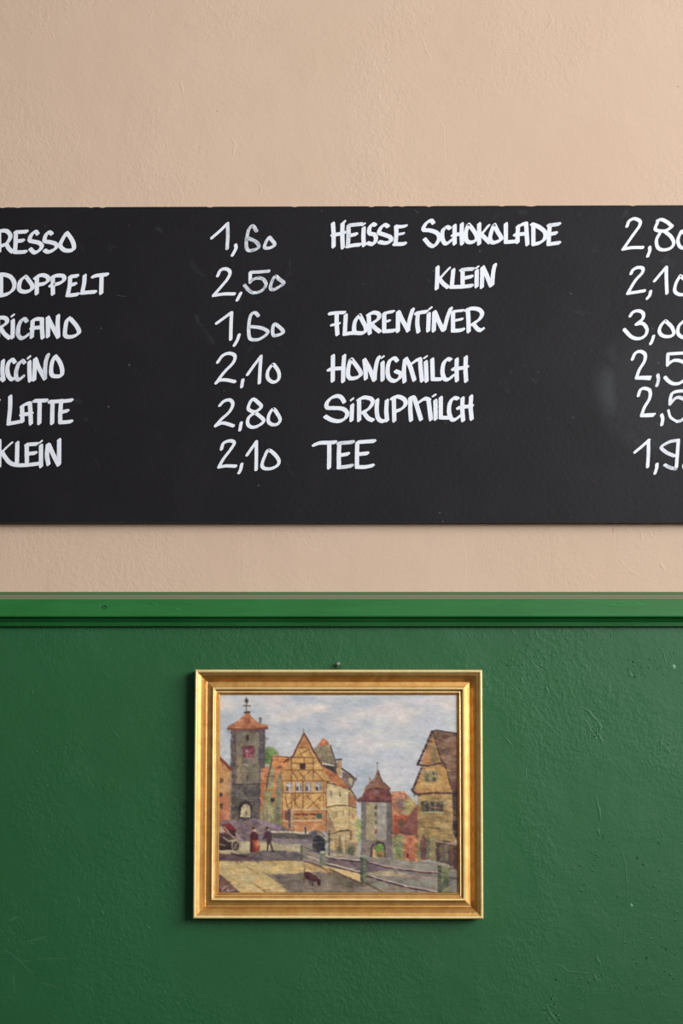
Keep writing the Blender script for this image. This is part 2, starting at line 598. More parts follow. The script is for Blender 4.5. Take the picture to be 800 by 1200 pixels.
def write_word(name, label, x0, y0, sc, strokes, nib='c', size=1.0):
    size = size * (1.1 if nib == 'c' else 1.04)
    V, F, UV, DR = [], [], [], []
    for st in strokes:
        opts = ''
        if '|' in st:
            st, opts = st.split('|')
        P = [tuple(float(v) for v in p.split(',')) for p in st.split()]
        P = [(x0 + x / sc, y0 + y / sc) for x, y in P]
        closed = P[0] == P[-1]
        if closed and nib == 'r':        # zeros keep a point at the top
            P = P
        P = catmull(P)
        s = size * (0.72 if 't' in opts else 1.0)
        nb_ = nib_chisel(s) if nib == 'c' else nib_round(s)
        dry = 1.0 if 'd' in opts else (0.45 if 'm' in opts else 0.0)
        L = random.uniform(0, 50)
        for (ax, ay), (bx, by) in zip(P, P[1:]):
            dl = math.hypot(bx - ax, by - ay)
            if dl < 1e-6:
                continue
            tx, ty = (bx - ax) / dl, (by - ay) / dl
            pts = hull([(round(ax + x, 4), round(ay + y, 4)) for x, y in nb_] + [(round(bx + x, 4), round(by + y, 4)) for x, y in nb_])
            zlift[0] = (zlift[0] + 1) % 40
            d = BD + 0.00025 + zlift[0] * 0.000004
            o = len(V)
            k = len(pts)
            for x, y in pts:
                V.append(W(x, y, d) - BOARD_ORIGIN)
                u = (x - ax) * tx + (y - ay) * ty
                v = -(x - ax) * ty + (y - ay) * tx
                UV.append((L + u, v / 2.4))
                DR.append(dry)
            for x, y in pts:
                q = W(x, y, d) - BOARD_ORIGIN
                V.append(Vector((q.x, -BD + 0.0001, q.z)))
                UV.append((L, 0))
                DR.append(dry)
            F.append(tuple(range(o, o + k)))
            for i in range(k):
                j = (i + 1) % k
                F.append((o + i, o + k + i, o + k + j, o + j))
            L += dl
    me = bpy.data.meshes.new(name)
    me.from_pydata([tuple(v) for v in V], [], F)
    uvl = me.uv_layers.new(name='stroke')
    vi = np.zeros(len(me.loops), dtype=np.int32)
    me.loops.foreach_get('vertex_index', vi)
    uvl.data.foreach_set('uv', np.array(UV, dtype=np.float32)[vi].ravel())
    at = me.attributes.new('dry', 'FLOAT', 'POINT')
    at.data.foreach_set('value', np.array(DR, dtype=np.float32))
    me.materials.append(M_INK)
    # top faces towards the room
    me.update()
    if me.polygons[0].normal.y > 0:
        me.flip_normals()
    o = bpy.data.objects.new(name, me)
    COL.objects.link(o)
    o.parent = board
    o['label'] = label
    return o


WORDS = [
    # left column
    ('word', 'white hand-lettered word ending RESSO, cut by the left edge', 0, 255, 10, 'c', [
        '-12,165 -10,400', '-20,165 40,152 90,165 122,215 100,275 60,315 0,335', '75,310 105,365 145,400',
        '185,180 182,300 175,400', '180,170 240,168 312,163', '190,278 270,268', '175,405 240,405 300,400',
        '440,190 420,165 385,180 355,225 350,268 400,282 455,295 490,330 470,375 435,400 400,408 355,368',
        '605,190 580,172 550,185 525,235 528,275 590,288 645,305 665,335 640,370 600,392 560,402 525,385',
        '778,180 735,250 705,325 745,375 800,388 860,372 862,310 830,240 785,180']),
    ('word', 'white hand-lettered word DOPPELT', 0, 305, 10, 'c', [
        '12,175 12,400', '0,165 60,170 130,200 168,270 155,340 100,388 40,408 5,412',
        '295,190 240,240 222,325 250,362 310,368 370,340 375,290 310,200',
        '432,205 430,390', '412,208 450,182 510,175 560,200 562,240 520,272 455,285',
        '618,200 618,300 620,395', '605,200 660,180 730,182 755,212 725,255 660,280 590,297',
        '822,195 815,300 795,395', '822,192 905,182', '835,290 882,276', '790,410 850,408 910,398',
        '992,180 985,270 965,370', '960,382 1030,376 1115,370', '1088,192 1140,178 1255,166', '1190,190 1185,385']),
    ('word', 'white hand-lettered word ending RICANO', 0, 355, 10, 'c', [
        '-25,175 -25,400', '-25,175 40,172 80,195 72,240 0,290', '5,295 55,365 110,410', '140,155 158,140|t', '150,205 150,300 146,405',
        '312,215 290,188 250,205 218,275 212,365 245,412 290,402 330,370|m',
        '382,210 378,300 372,400', '385,205 430,188 490,190', '492,190 492,300 500,408', '368,296 490,284',
        '560,175 562,300 562,392', '560,170 610,270 680,400', '680,150 675,250 682,390',
        '810,178 780,215 765,300 762,375 800,398 870,388 925,345 900,275 830,190']),
    ('word', 'white hand-lettered word ending UCCINO', 0, 405, 10, 'c', [
        '-60,175 -60,340 -30,395 15,388', '35,178 28,290 40,408',
        '172,195 145,165 108,188 85,265 98,350 135,395 160,388', '285,200 262,178 220,212 190,300 192,380 225,398 272,360|m',
        '330,148 348,128|t', '345,190 345,300 352,412', '410,160 405,290 400,400', '415,155 455,260 525,388', '562,108 538,185 528,280 526,375|m',
        '645,125 612,190 598,285 612,348 670,360 722,345 726,270 695,185 650,125']),
    ('word', 'end of a white hand-lettered word before LATTE', 0, 450, 10, 'c', ['-70,200 -18,193', '-50,205 -52,440']),
    ('word', 'white hand-lettered word LATTE', 0, 450, 10, 'c', [
        '120,145 118,280 102,440', '98,465 160,455 240,440', '258,260 260,350 262,440', '255,262 310,232 348,225', '350,225 356,320 362,465',
        '248,360 370,345', '402,198 470,195 545,193', '465,210 460,460', '580,208 650,205 730,198', '615,220 610,460',
        '715,215 706,340 705,445', '730,203 790,196 838,190', '725,328 790,314', '706,450 780,446 835,438']),
    ('word', 'white hand-lettered word KLEIN in the left column', 0, 500, 10, 'c', [
        '-8,165 -10,470', '138,188 80,240 25,295|t', '20,295 65,365 120,425 200,450 300,450 400,440 450,432',
        '203,188 198,420', '312,218 315,420', '308,212 370,206 430,203', '330,318 415,308', '468,184 486,170|t', '480,220 480,465',
        '560,210 550,330 567,440', '572,212 620,320 685,448', '693,155 692,435']),
    ('price', 'price 1,60 of the first line', 240, 250, 8, 'r', [
        '65,230 140,165 212,95', '212,98 215,200 208,330|m', '288,297 290,330 258,392', '485,165 450,118 415,145 395,215 388,300 405,345 455,345 505,315 480,268 405,232|d',
        '602,226 572,270 560,318 600,325 655,295 622,245 602,226|m']),
    ('price', 'price 2,50 of the second line', 240, 305, 8, 'r', [
        '120,145 145,95 195,80 235,110 215,170 150,250 80,330', '80,330 180,316 275,315', '335,310 303,372',
        '430,112 500,110 598,102|m', '425,115 425,205', '425,198 480,168 545,175 572,230 530,285 460,305 410,280 372,235|d',
        '660,150 628,200 615,260 645,275 700,245 740,215 700,180 660,150|d']),
    ('price', 'price 1,60 of the third line', 240, 355, 8, 'r', [
        '110,190 180,140 245,92', '250,92 245,200 242,340', '320,300 303,350 276,396',
        '500,120 470,92 432,112 412,200 415,315 450,345 520,335 590,275 530,235 435,222|m', '652,198 635,240 640,298 670,305 735,275 700,228 652,198|m']),
    ('price', 'price 2,10 of the fourth line', 240, 405, 8, 'r', [
        '120,155 165,95 225,72 280,95 265,160 180,250 105,350', '105,350 140,325 200,322 280,338', '355,322 345,385',
        '400,270 460,185 525,100', '525,100 518,200 510,348', '632,180 590,240 590,305 640,343 690,315 692,250 655,190 632,180']),
    ('price', 'price 2,80 of the fifth line', 240, 460, 8, 'r', [
        '140,120 180,80 235,70 262,110 230,180 160,245 100,310', '100,312 170,285 265,312', '340,285 328,350',
        '450,62 415,110 410,158 470,180 528,135 500,95 450,62', '470,185 410,235 402,295 440,325 500,312 552,265 510,218 460,182',
        '640,155 600,210 595,270 630,300 680,295 705,255 680,200 640,155']),
    ('price', 'price 2,10 of the sixth line', 240, 505, 8, 'r', [
        '155,170 175,115 235,92 275,112 240,175 175,260 132,335', '132,338 200,328 288,330', '345,312 335,360 320,392',
        '395,225 440,160 482,100', '482,102 482,230 480,362', '600,180 560,240 535,320 562,352 630,350 690,310 680,250 600,180']),
    # right column
    ('word', 'white hand-lettered word HEISSE', 380, 250, 8, 'c', [
        '80,95 86,200 86,312', '170,95 168,200 172,322', '178,90 190,74|t', '75,202 130,195 190,182', '225,120 226,200 220,310|m', '228,112 290,106 345,100|m', '240,208 298,195', '215,310 280,298 332,294',
        '358,108 375,98|t', '368,138 365,220 370,300', '475,110 450,102 422,140 425,188 470,200 482,245 455,288 405,278',
        '595,122 565,108 532,130 512,180 560,200 618,225 620,262 570,278 515,268',
        '672,122 674,200 665,290', '665,120 720,122 768,116|t', '665,128 720,128 760,120|t', '690,198 742,188|t', '655,288 720,288 755,283']),
    ('word', 'white hand-lettered word SCHOKOLADE', 480, 250, 8, 'c', [
        '220,90 202,68 165,82 135,120 132,155 190,160 255,185 275,235 235,302 190,298 140,242',
        '375,140 345,128 310,160 305,230 325,278 355,280 390,250', '420,115 420,285', '488,100 485,200 490,285', '402,205 490,190',
        '548,105 525,180 530,250 565,272 612,258 628,215 585,145 550,105',
        '650,100 650,200 650,285', '740,112 700,162 670,198|t', '665,190 700,228 745,272',
        '790,108 762,180 752,240 772,272 812,268 858,238 822,170 792,108',
        '900,100 900,270', '900,270 950,266 1008,260', '1015,120 1010,200 1010,270', '1010,128 1050,105 1085,95', '1090,95 1096,200 1102,292', '985,200 1090,190',
        '1158,112 1158,200 1158,290', '1145,102 1210,128 1268,180 1262,240 1218,275 1160,290', '1310,118 1305,200 1300,290', '1300,112 1360,106 1400,100|m',
        '1315,195 1370,185', '1300,290 1350,282 1400,276']),
    ('word', 'white hand-lettered word KLEIN in the right column', 500, 300, 8, 'c', [
        '100,105 98,200 92,305', '212,112 165,162 125,208|t', '112,205 150,255 195,292',
        '248,130 235,270', '225,290 330,288 420,278', '335,140 335,270', '322,130 380,124 432,122|m', '345,208 420,192',
        '465,110 480,100|t', '468,138 465,285', '520,112 515,292', '525,105 560,180 600,278', '638,82 622,150 612,270']),
    ('word', 'white hand-lettered word FLORENTINER', 380, 350, 8, 'c', [
        '45,138 110,130 190,127|t', '48,144 110,136 185,133|t', '115,140 115,240 122,335', '65,248 140,232|t', '200,155 190,330', '188,332 260,322 330,322',
        '328,155 288,210 278,290 300,322 375,316 388,270 360,212 330,155', '415,165 420,240 425,325', '408,152 460,130 508,145 505,190 440,235', '440,238 480,280 518,308',
        '560,140 560,300', '556,138 600,126 648,118|t', '560,144 600,130 640,124|t', '570,215 610,206|t', '560,306 610,303 655,298', '690,125 688,305', '695,125 730,200 785,298',
        '828,100 800,190 782,300', '858,138 910,128 955,122', '875,150 870,230 880,310', '985,97 1000,84|t', '978,142 972,300',
        '1030,125 1025,300', '1035,125 1070,210 1110,293', '1185,92 1160,150 1140,220 1122,293', '1205,125 1205,300', '1210,120 1260,114 1300,110|t', '1215,207 1292,190|t',
        '1202,300 1260,298 1302,288', '1345,115 1350,220 1352,308', '1328,107 1382,92 1448,102 1478,142 1450,195 1385,240', '1398,238 1430,280 1462,296 1485,284']),
    ('word', 'white hand-lettered word HONIGMILCH', 380, 405, 8, 'c', [
        '80,95 78,330', '185,95 178,200 175,335', '40,226 100,216 180,212', '247,130 226,200 222,278 250,308 315,295 342,260 305,195 255,130',
        '375,132 385,230 388,310', '375,132 420,212 465,322', '510,108 490,160 475,250 470,322', '540,112 552,103|t', '545,158 545,322',
        '680,142 655,118 612,142 592,220 602,298 650,332 698,310 715,265 668,240',
        '755,130 745,230 750,338', '765,122 805,200 842,322', '830,160 860,138 895,125', '897,128 902,220 915,330',
        '938,114 955,103|t', '950,152 958,332', '1010,128 1015,312', '1015,315 1070,315 1102,310', '1180,132 1150,127 1116,170 1106,250 1125,308 1160,318 1205,282',
        '1240,128 1238,230 1242,328', '1325,108 1322,220 1328,332', '1205,220 1270,212 1338,200']),
    ('word', 'white hand-lettered word SIRUPMILCH', 370, 450, 8, 'c', [
        '265,168 240,128 200,112 142,132 102,180 108,222 170,225 248,232 292,268 278,318 220,348 150,338 88,305',
        '333,150 346,137|t', '340,198 334,340', '405,152 405,340', '398,148 450,126 518,140 530,180 492,235 432,268', '450,270 490,320 532,340',
        '575,150 570,240 582,318 620,348 665,335', '665,155 660,250 668,342', '730,140 735,345', '712,135 770,118 828,145 840,190 800,235 748,255',
        '885,145 885,240 892,340', '882,132 920,130 950,220 985,332', '970,168 1020,137 1062,148', '1055,145 1065,230 1078,332',
        '1100,112 1118,102|t', '1120,155 1122,328', '1170,128 1170,310', '1170,315 1220,316 1258,315', '1328,137 1290,132 1256,180 1248,260 1270,328 1305,333 1350,300',
        '1375,132 1372,240 1380,342', '1455,115 1450,220 1460,328', '1332,225 1380,215 1462,206']),
    ('word', 'white hand-lettered word TEE', 360, 505, 8, 'c', [
        '60,132 120,112 200,110 262,105', '205,122 205,230 203,345', '300,122 295,230 296,342', '292,116 360,110 428,104|m', '310,228 382,215', '292,342 360,335 418,325|m',
        '468,112 465,230 465,338', '472,106 550,100 628,95', '480,218 562,210', '465,338 540,338 612,324']),
    ('price', 'price 2,80 cut by the right edge', 720, 250, 10, 'r', [
        '145,150 170,90 230,62 295,92 288,150 210,260 105,412', '98,420 200,402 328,400', '410,398 410,440 388,500', '500,88 545,72 610,100 672,152', '670,155 600,202 520,205 475,180 500,110',
        '530,230 490,310 502,395 560,428 650,410 692,350 660,275 590,215', '780,210 740,310 765,390 830,405 880,350 850,270 790,210']),
    ('price', 'price 2,10 cut by the right edge', 720, 305, 10, 'r', [
        '192,155 215,112 270,85 328,95 320,150 240,240 152,388', '152,388 240,375 348,357', '420,365 410,410 382,446', '468,240 540,155 602,82', '605,82 605,200 612,385',
        '768,182 722,260 702,350 740,395 820,400 870,340 830,240 778,190']),
    ('price', 'price 3,00 cut by the right edge', 720, 355, 10, 'r', [
        '182,152 215,108 280,92 335,125 325,190 252,250', '252,250 330,242 378,310 358,380 290,418 200,400 112,312', '455,390 440,440 422,476',
        '592,210 545,260 522,330 560,383 640,393 692,360 670,285 602,215', '800,220 752,270 740,350 785,398 860,400 910,360 880,280 810,220']),
    ('price', 'upper price 2,5 cut by the right edge', 720, 405, 10, 'r', [
        '208,158 240,90 300,68 355,102 350,180 290,280 255,375', '252,374 330,366 420,366|t', '252,386 330,386 412,392|t', '505,345 512,400 495,468|m', '625,98 720,92 830,86',
        '622,98 620,228', '622,218 690,175 770,180 850,230 850,350 780,430 700,448 635,420 590,372']),
    ('price', 'lower price 2,5 cut by the right edge', 720, 405, 10, 'r', [
        '278,585 300,520 350,500 412,530 408,620 350,720 315,815', '312,812 390,806 468,802|t', '312,826 390,826 450,822|t', '550,812 562,860 552,925', '690,548 740,535 820,530',
        '668,565 652,620 650,685', '650,680 720,612 790,618 860,680 850,800 790,870 735,890|m', '628,758 655,840 725,888|t']),
    ('price', 'price 1,9 cut by the right edge', 720, 505, 10, 'r', [
        '238,248 320,180 400,108', '395,112 395,250 386,418', '495,390 490,440 472,495', '745,108 650,125 562,172 550,205 620,260 700,292|m',
        '745,110 735,260 722,425', '715,445 650,430 588,400|d', '860,330 812,400 830,440 900,430 930,390 870,330']),
]
for nm, lb, x0, y0, sc, nib, st in WORDS:
    write_word(nm, lb, x0, y0, sc, st, nib)
join_parts('chalk_speck', [([v - BOARD_ORIGIN for v in a], b) for a, b in
                           (ridge([(506.5, 317.2), (509, 317)], .7, .0002, BD + .0001), ridge([(137, 346), (147, 347.5)], .5, .0001, BD + .0001), ridge([(521, 495), (522.5, 496)], .6, .0002, BD + .0001),
                            ridge([(486, 246), (490, 250)], .7, .0002, BD + .0001), ridge([(376, 247), (378, 247.5)], .6, .0002, BD + .0001))], M_WORN, None, kind='stuff')
cs = bpy.data.objects['chalk_speck']
cs.parent = board

# ------------------------------------------------------------------ the framed painting
FD = 0.004                                     # back of the frame off the wall
PX = 0.0013
FRONT = 0.029
quad = [W(228.0, 784.4, FRONT), W(565.2, 784.6, FRONT), W(566.6, 1077.4, FRONT), W(225.6, 1077.0, FRONT)]
PO = Vector(((quad[0].x + quad[1].x) / 2, 0, quad[3].z))
pic = empty('framed_painting', PO, label='oil painting of an old town in a moulded gold frame on the green wall', category='painting')


def inset(i, u):
    a, b, c = quad[i - 1], quad[i], quad[(i + 1) % 4]
    e1, e2 = (c - b).normalized(), (a - b).normalized()
    return b + (e1 + e2) * (u * PX)


# profile: distance in from the outer edge (photo pixels), height off the wall (m)
PROF = [(1.2, .004), (1.0, .016), (0.2, .019), (0.1, .0215), (0.5, .0235), (1.2, .0245), (2.0, .0248), (2.8, .0245), (3.5, .0236), (3.9, .0224),
        (4.8, .0220), (6.4, .0217), (7.6, .0211), (8.2, .0202), (9.4, .0190), (11.0, .0171), (12.2, .0152), (13.2, .0130), (14.0, .0124),
        (15.2, .0126), (17.0, .0128), (19.0, .0132), (20.4, .0139), (20.6, .0155), (21.2, .0166), (22.4, .0167), (23.2, .0158), (23.6, .0122), (24.6, .0118),
        (25.4, .0128), (26.4, .0128), (26.9, .0108), (28.6, .0096), (29.4, .0086), (29.6, .0060)]
PROF = PROF[:1] + [(u, h + .005) for u, h in PROF[1:-1]] + [(29.6, .009)]
f_h = [h for u, h in PROF]
NAMES = ['top', 'right', 'bottom', 'left']
for s in range(4):
    i, j = s, (s + 1) % 4
    seg = 24
    vs, fs = [], []
    for k in range(seg + 1):
        u = k / seg
        for q, h in PROF:
            p = inset(i, q).lerp(inset(j, q), u)
            vs.append(Vector((p.x, -h, p.z)) - PO)
    m = len(PROF)
    for k in range(seg):
        for a in range(m - 1):
            fs.append((k * m + a, k * m + a + 1, (k + 1) * m + a + 1, (k + 1) * m + a))
        fs.append((k * m + m - 1, k * m, (k + 1) * m, (k + 1) * m + m - 1))
    fs.append(tuple(range(m)))
    fs.append(tuple(range(seg * m, seg * m + m))[::-1])
    me = bpy.data.meshes.new('frame_rail')
    me.from_pydata([tuple(v) for v in vs], [], fs)
    bm = bmesh.new()
    bm.from_mesh(me)
    bmesh.ops.recalc_face_normals(bm, faces=bm.faces)
    for f in bm.faces:
        f.smooth = len(f.verts) == 4
    for e in bm.edges:
        if len(e.link_faces) == 2 and e.calc_face_angle(0) > R(48):
            e.smooth = False
    bm.to_mesh(me)
    bm.free()
    me.materials.append(M_GOLD)
    me.materials.append(M_GILT)
    for f in me.polygons:
        us = [PROF[v % m][0] for v in f.vertices]
        if len(us) == 4 and (max(us) <= 4.0 and min(f_h[v % m] for v in f.vertices) > .02 or 20.5 <= min(us) and max(us) <= 23.3 or 25.3 <= min(us) and max(us) <= 26.5):
            f.material_index = 1
    o = bpy.data.objects.new('frame_rail', me)
    COL.objects.link(o)
    o.parent = pic

bq = [inset(i, 4) - PO for i in range(4)]
bk = [Vector((p.x, -0.0035, p.z)) for p in bq] + [Vector((p.x, -0.0055, p.z)) for p in bq]
o = mesh_obj('backing_board', bk, [(0, 1, 2, 3), (7, 6, 5, 4), (0, 4, 5, 1), (1, 5, 6, 2), (2, 6, 7, 3), (3, 7, 4, 0)], M_BACK)
o.parent = pic

PAINT_GAIN = 1.04
# --- the painted picture: laid down stroke by stroke on a fine mesh
X0, X1, Y0, Y1 = 254.0, 539.0, 809.5, 1053.5
RES = 2.0
NW, NH = int((X1 - X0) * RES) + 1, int((Y1 - Y0) * RES) + 1
gx, gy = np.meshgrid(np.linspace(X0, X1, NW), np.linspace(Y0, Y1, NH))
rng = np.random.default_rng(7)


def vnoise(cx, cy, seed):
    r = np.random.default_rng(seed)
    nx, ny = int((X1 - X0) / cx) + 4, int((Y1 - Y0) / cy) + 4
    g = r.random((ny, nx))
    fx, fy = (gx - X0) / cx, (gy - Y0) / cy
    ix, iy = fx.astype(int), fy.astype(int)
    tx, ty = fx - ix, fy - iy
    tx, ty = tx * tx * (3 - 2 * tx), ty * ty * (3 - 2 * ty)
    return (g[iy, ix] * (1 - tx) + g[iy, ix + 1] * tx) * (1 - ty) + (g[iy + 1, ix] * (1 - tx) + g[iy + 1, ix + 1] * tx) * ty


wx = (vnoise(7, 7, 1) - .5) * .9 + (vnoise(2, 2, 2) - .5) * .35
wy = (vnoise(7, 7, 3) - .5) * .9 + (vnoise(2, 2, 4) - .5) * .35
img = np.zeros((NH, NW, 3))
sx_, sy_ = gx + wx, gy + wy


def box(xa, xb, ya, yb):
    i0, i1 = max(0, int((xa - X0) * RES)), min(NW, int((xb - X0) * RES) + 2)
    j0, j1 = max(0, int((ya - Y0) * RES)), min(NH, int((yb - Y0) * RES) + 2)
    return slice(j0, j1), slice(i0, i1)


def blend(sl, a, c, jit=0.0):
    c = np.array(c, dtype=float)
    if jit:
        k = (rngn[sl] - .5) * jit
        k2 = (rngb[sl] - .5) * jit
        c = c[None, None, :] + k[..., None] * np.array([1.15, 1.05, .85]) + k2[..., None] * np.array([.25, .1, -.5])
    img[sl] = img[sl] * (1 - a[..., None]) + c * a[..., None]


rngn = .5 + ((vnoise(6.5, 5.5, 13) - .5) * .9 + (vnoise(3.2, 1.5, 11) - .5) * .9 + (vnoise(1.6, 1.1, 12) - .5) * .5)


rngb = vnoise(5, 4, 15)


def poly(pts, c, jit=26, a=1.0):
    if isinstance(pts, str):
        pts = [tuple(float(v) for v in p.split(',')) for p in pts.split()]
    xs, ys = [p[0] for p in pts], [p[1] for p in pts]
    sl = box(min(xs) - 3, max(xs) + 3, min(ys) - 3, max(ys) + 3)
    px, py = sx_[sl], sy_[sl]
    ins = np.zeros(px.shape, bool)
    dmin = np.full(px.shape, 1e9)
    n = len(pts)
    for i in range(n):
        xa, ya = pts[i]
        xb, yb = pts[(i + 1) % n]
        if ya != yb:
            cond = ((ya > py) != (yb > py)) & (px < (xb - xa) * (py - ya) / (yb - ya) + xa)
            ins ^= cond
        L = (xb - xa) ** 2 + (yb - ya) ** 2 + 1e-9
        t = np.clip(((px - xa) * (xb - xa) + (py - ya) * (yb - ya)) / L, 0, 1)
        dmin = np.minimum(dmin, np.hypot(px - xa - t * (xb - xa), py - ya - t * (yb - ya)))
    sd = np.where(ins, dmin, -dmin)
    blend(sl, np.clip(sd / .9 + .5, 0, 1) * a, c, jit)


def line(pts, wd, c, a=1.0, jit=14):
    if isinstance(pts, str):
        pts = [tuple(float(v) for v in p.split(',')) for p in pts.split()]
    xs, ys = [p[0] for p in pts], [p[1] for p in pts]
    sl = box(min(xs) - wd - 3, max(xs) + wd + 3, min(ys) - wd - 3, max(ys) + wd + 3)
    px, py = gx[sl] + wx[sl] * .5, gy[sl] + wy[sl] * .5
    d = np.full(px.shape, 1e9)
    for (xa, ya), (xb, yb) in zip(pts, pts[1:]):
        L = (xb - xa) ** 2 + (yb - ya) ** 2 + 1e-9
        t = np.clip(((px - xa) * (xb - xa) + (py - ya) * (yb - ya)) / L, 0, 1)
        d = np.minimum(d, np.hypot(px - xa - t * (xb - xa), py - ya - t * (yb - ya)))
    blend(sl, np.clip((wd / 2 - d) / .8 + .5, 0, 1) * a, c, jit)


def ell(x, y, rx, ry, c, a=1.0, soft=.25, jit=14):
    sl = box(x - rx * 1.6, x + rx * 1.6, y - ry * 1.6, y + ry * 1.6)
    r = np.hypot((sx_[sl] - x) / rx, (sy_[sl] - y) / ry)
    blend(sl, np.clip((1 + soft - r) / (2 * soft), 0, 1) * a, c, jit)


def rect(x0, x1, y0, y1, c, jit=20, a=1.0):
    poly([(x0, y0), (x1, y0), (x1, y1), (x0, y1)], c, jit, a)


# sky
n_a, n_b = vnoise(34, 15, 21), vnoise(13, 7, 22)
base = np.array([166, 168, 172])[None, None] + (n_a - .5)[..., None] * np.array([26, 16, 8]) + (n_b - .5)[..., None] * np.array([14, 10, 8])
img[:] = base
for x, y, rx, ry, c in [(266, 826, 9, 7, (192, 182, 174)), (292, 822, 12, 7, (182, 178, 176)), (322, 823, 12, 8, (186, 176, 174)), (262, 848, 8, 10, (158, 164, 174)),
                        (344, 838, 14, 5, (192, 180, 174)), (365, 831, 16, 5, (194, 184, 174)), (376, 829, 9, 4, (198, 184, 178)), (332, 843, 12, 5, (188, 180, 174)),
                        (395, 819, 22, 5, (184, 180, 178)), (362, 820, 14, 4, (154, 162, 174)), (345, 852, 20, 5, (156, 162, 172)), (374, 845, 16, 5, (164, 164, 172)),
                        (418, 837, 24, 7, (192, 182, 174)), (402, 850, 15, 6, (192, 180, 176)), (420, 822, 24, 5, (158, 164, 168)), (402, 833, 12, 5, (158, 164, 174)),
                        (455, 835, 20, 7, (190, 178, 174)), (475, 842, 11, 9, (196, 182, 172)), (462, 829, 12, 5, (182, 172, 172)), (500, 822, 22, 5, (188, 178, 178)),
                        (526, 826, 11, 8, (194, 184, 174)), (490, 834, 16, 5, (182, 176, 172)), (505, 848, 22, 8, (166, 166, 174)), (450, 855, 20, 6, (166, 168, 170)),
                        (434, 874, 24, 10, (188, 180, 178)), (418, 868, 16, 6, (192, 180, 178)), (467, 872, 18, 4, (188, 186, 176)), (420, 890, 18, 8, (172, 172, 174)),
                        (410, 900, 10, 8, (164, 168, 176)), (470, 900, 20, 14, (178, 174, 178)), (460, 885, 16, 7, (164, 168, 176)), (330, 866, 20, 5, (172, 172, 174)),
                        (400, 870, 10, 10, (170, 172, 174)), (443, 846, 10, 5, (178, 182, 176)), (435, 858, 14, 4, (180, 178, 172)), (530, 850, 8, 10, (176, 178, 176))]:
    ell(x, y, rx, ry, c, .75, .7, 10)
for _ in range(240):                             # short loaded strokes of sky
    x, y = rng.uniform(258, 535), rng.uniform(813, 925)
    a = rng.uniform(-.35, .1)
    ln = rng.uniform(2, 7)
    d = rng.normal(0, 7)
    iy, ix = min(NH - 1, int((y - Y0) * RES)), min(NW - 1, int((x - X0) * RES))
    c = img[iy, ix] + np.array([d, d * .8, d * .6])
    line([(x, y), (x + ln * math.cos(a), y + ln * math.sin(a))], rng.uniform(1, 2.2), c, .5, 4)

# far trees
for x, y, r in [(315, 881, 6), (320, 885, 6), (314, 891, 6), (311, 886, 4), (322, 890, 4)]:
    ell(x, y, r, r * .9, (104, 138, 70), .9, .4, 40)
ell(318, 882, 4, 3, (140, 166, 96), .7, .5)
# left tower
rect(270, 310.5, 853, 963, (122, 114, 102))
rect(270, 276.5, 853, 963, (98, 88, 92))
rect(276.5, 279, 856, 920, (136, 114, 96))
rect(303, 310.5, 853, 925, (96, 88, 98))
rect(299, 303, 853, 918, (128, 122, 108), a=.7)
rect(278, 283, 888, 918, (156, 134, 104), a=.75)
poly('270,853 310,853 308,858 272,858', (100, 88, 96))
rect(270, 306, 920, 964, (98, 92, 92), 30)
line('271,920 306,919', 1.2, (66, 56, 62))
for y in range(925, 960, 3):
    line([(273, y + rng.uniform(-.6, .6)), (304, y)], .6, (80, 74, 78), .5)
rect(288, 291.5, 862, 868, (66, 52, 54))
rect(284, 297.5, 874.5, 887.5, (124, 58, 74))
ell(290, 880.5, 2.4, 2.2, (184, 152, 164), .9, .5)
line('288,885.5 296,885.5', 1.2, (176, 96, 106), .9)
line('284,875 297,875', .8, (92, 50, 60))
ell(290, 910.5, 1, 1.8, (78, 66, 64))
line('286,896 289,896', 1, (180, 172, 160), .8)
poly('279,962 279,946 282,940 287,937.5 292,939.5 295,945 295,962', (62, 50, 56))
poly('281.5,958 282,947 284.5,943 288,941.5 292,944 294,950 293.5,959', (188, 174, 146))
ell(288, 953.5, 1.6, 3, (116, 104, 78))
# its roof
poly('288,836 292,836 295,841 299,845 306,848.5 314.5,851 313,855 308,854 272,854.5 267,855 266,851.5 273,848.5 280,844 285,839', (180, 112, 76), 34)
poly('286,841 292,841 294,847 289,850 285,848', (146, 76, 52), 30, .8)
poly('293,843 302,848 313,851.5 300,851 294,848', (196, 128, 88), 20, .8)
line('267,854.2 285,855.2 300,854.8 313,853.8', 2.2, (128, 72, 62))
line('268,852 280,850', 1.4, (160, 104, 84))
line('288.7,817 288.7,836', 1.1, (112, 100, 96))
ell(288.6, 821.5, 2.1, 2.6, (76, 66, 62), .95, .4)
line('285.4,827 293,827.3', 1.1, (84, 72, 66))
line('287,835 292,834.6', 2.4, (84, 66, 62))
rect(303.3, 306, 841, 848, (110, 102, 104))
# house cut by the left edge
poly('254,886 271,903 270.5,964 254,964', (186, 138, 90), 34)
rect(254, 269, 930, 962, (188, 118, 84), 34)
line('254,886 263,894 271,902.5', 3.2, (136, 70, 52))
for x, y in [(259, 914.5), (259, 931.5), (259, 945)]:
    rect(x - 1.6, x + 1.8, y - 2.6, y + 2.6, (74, 62, 54))
line('269.5,905 269.5,962', 1.2, (140, 120, 116))
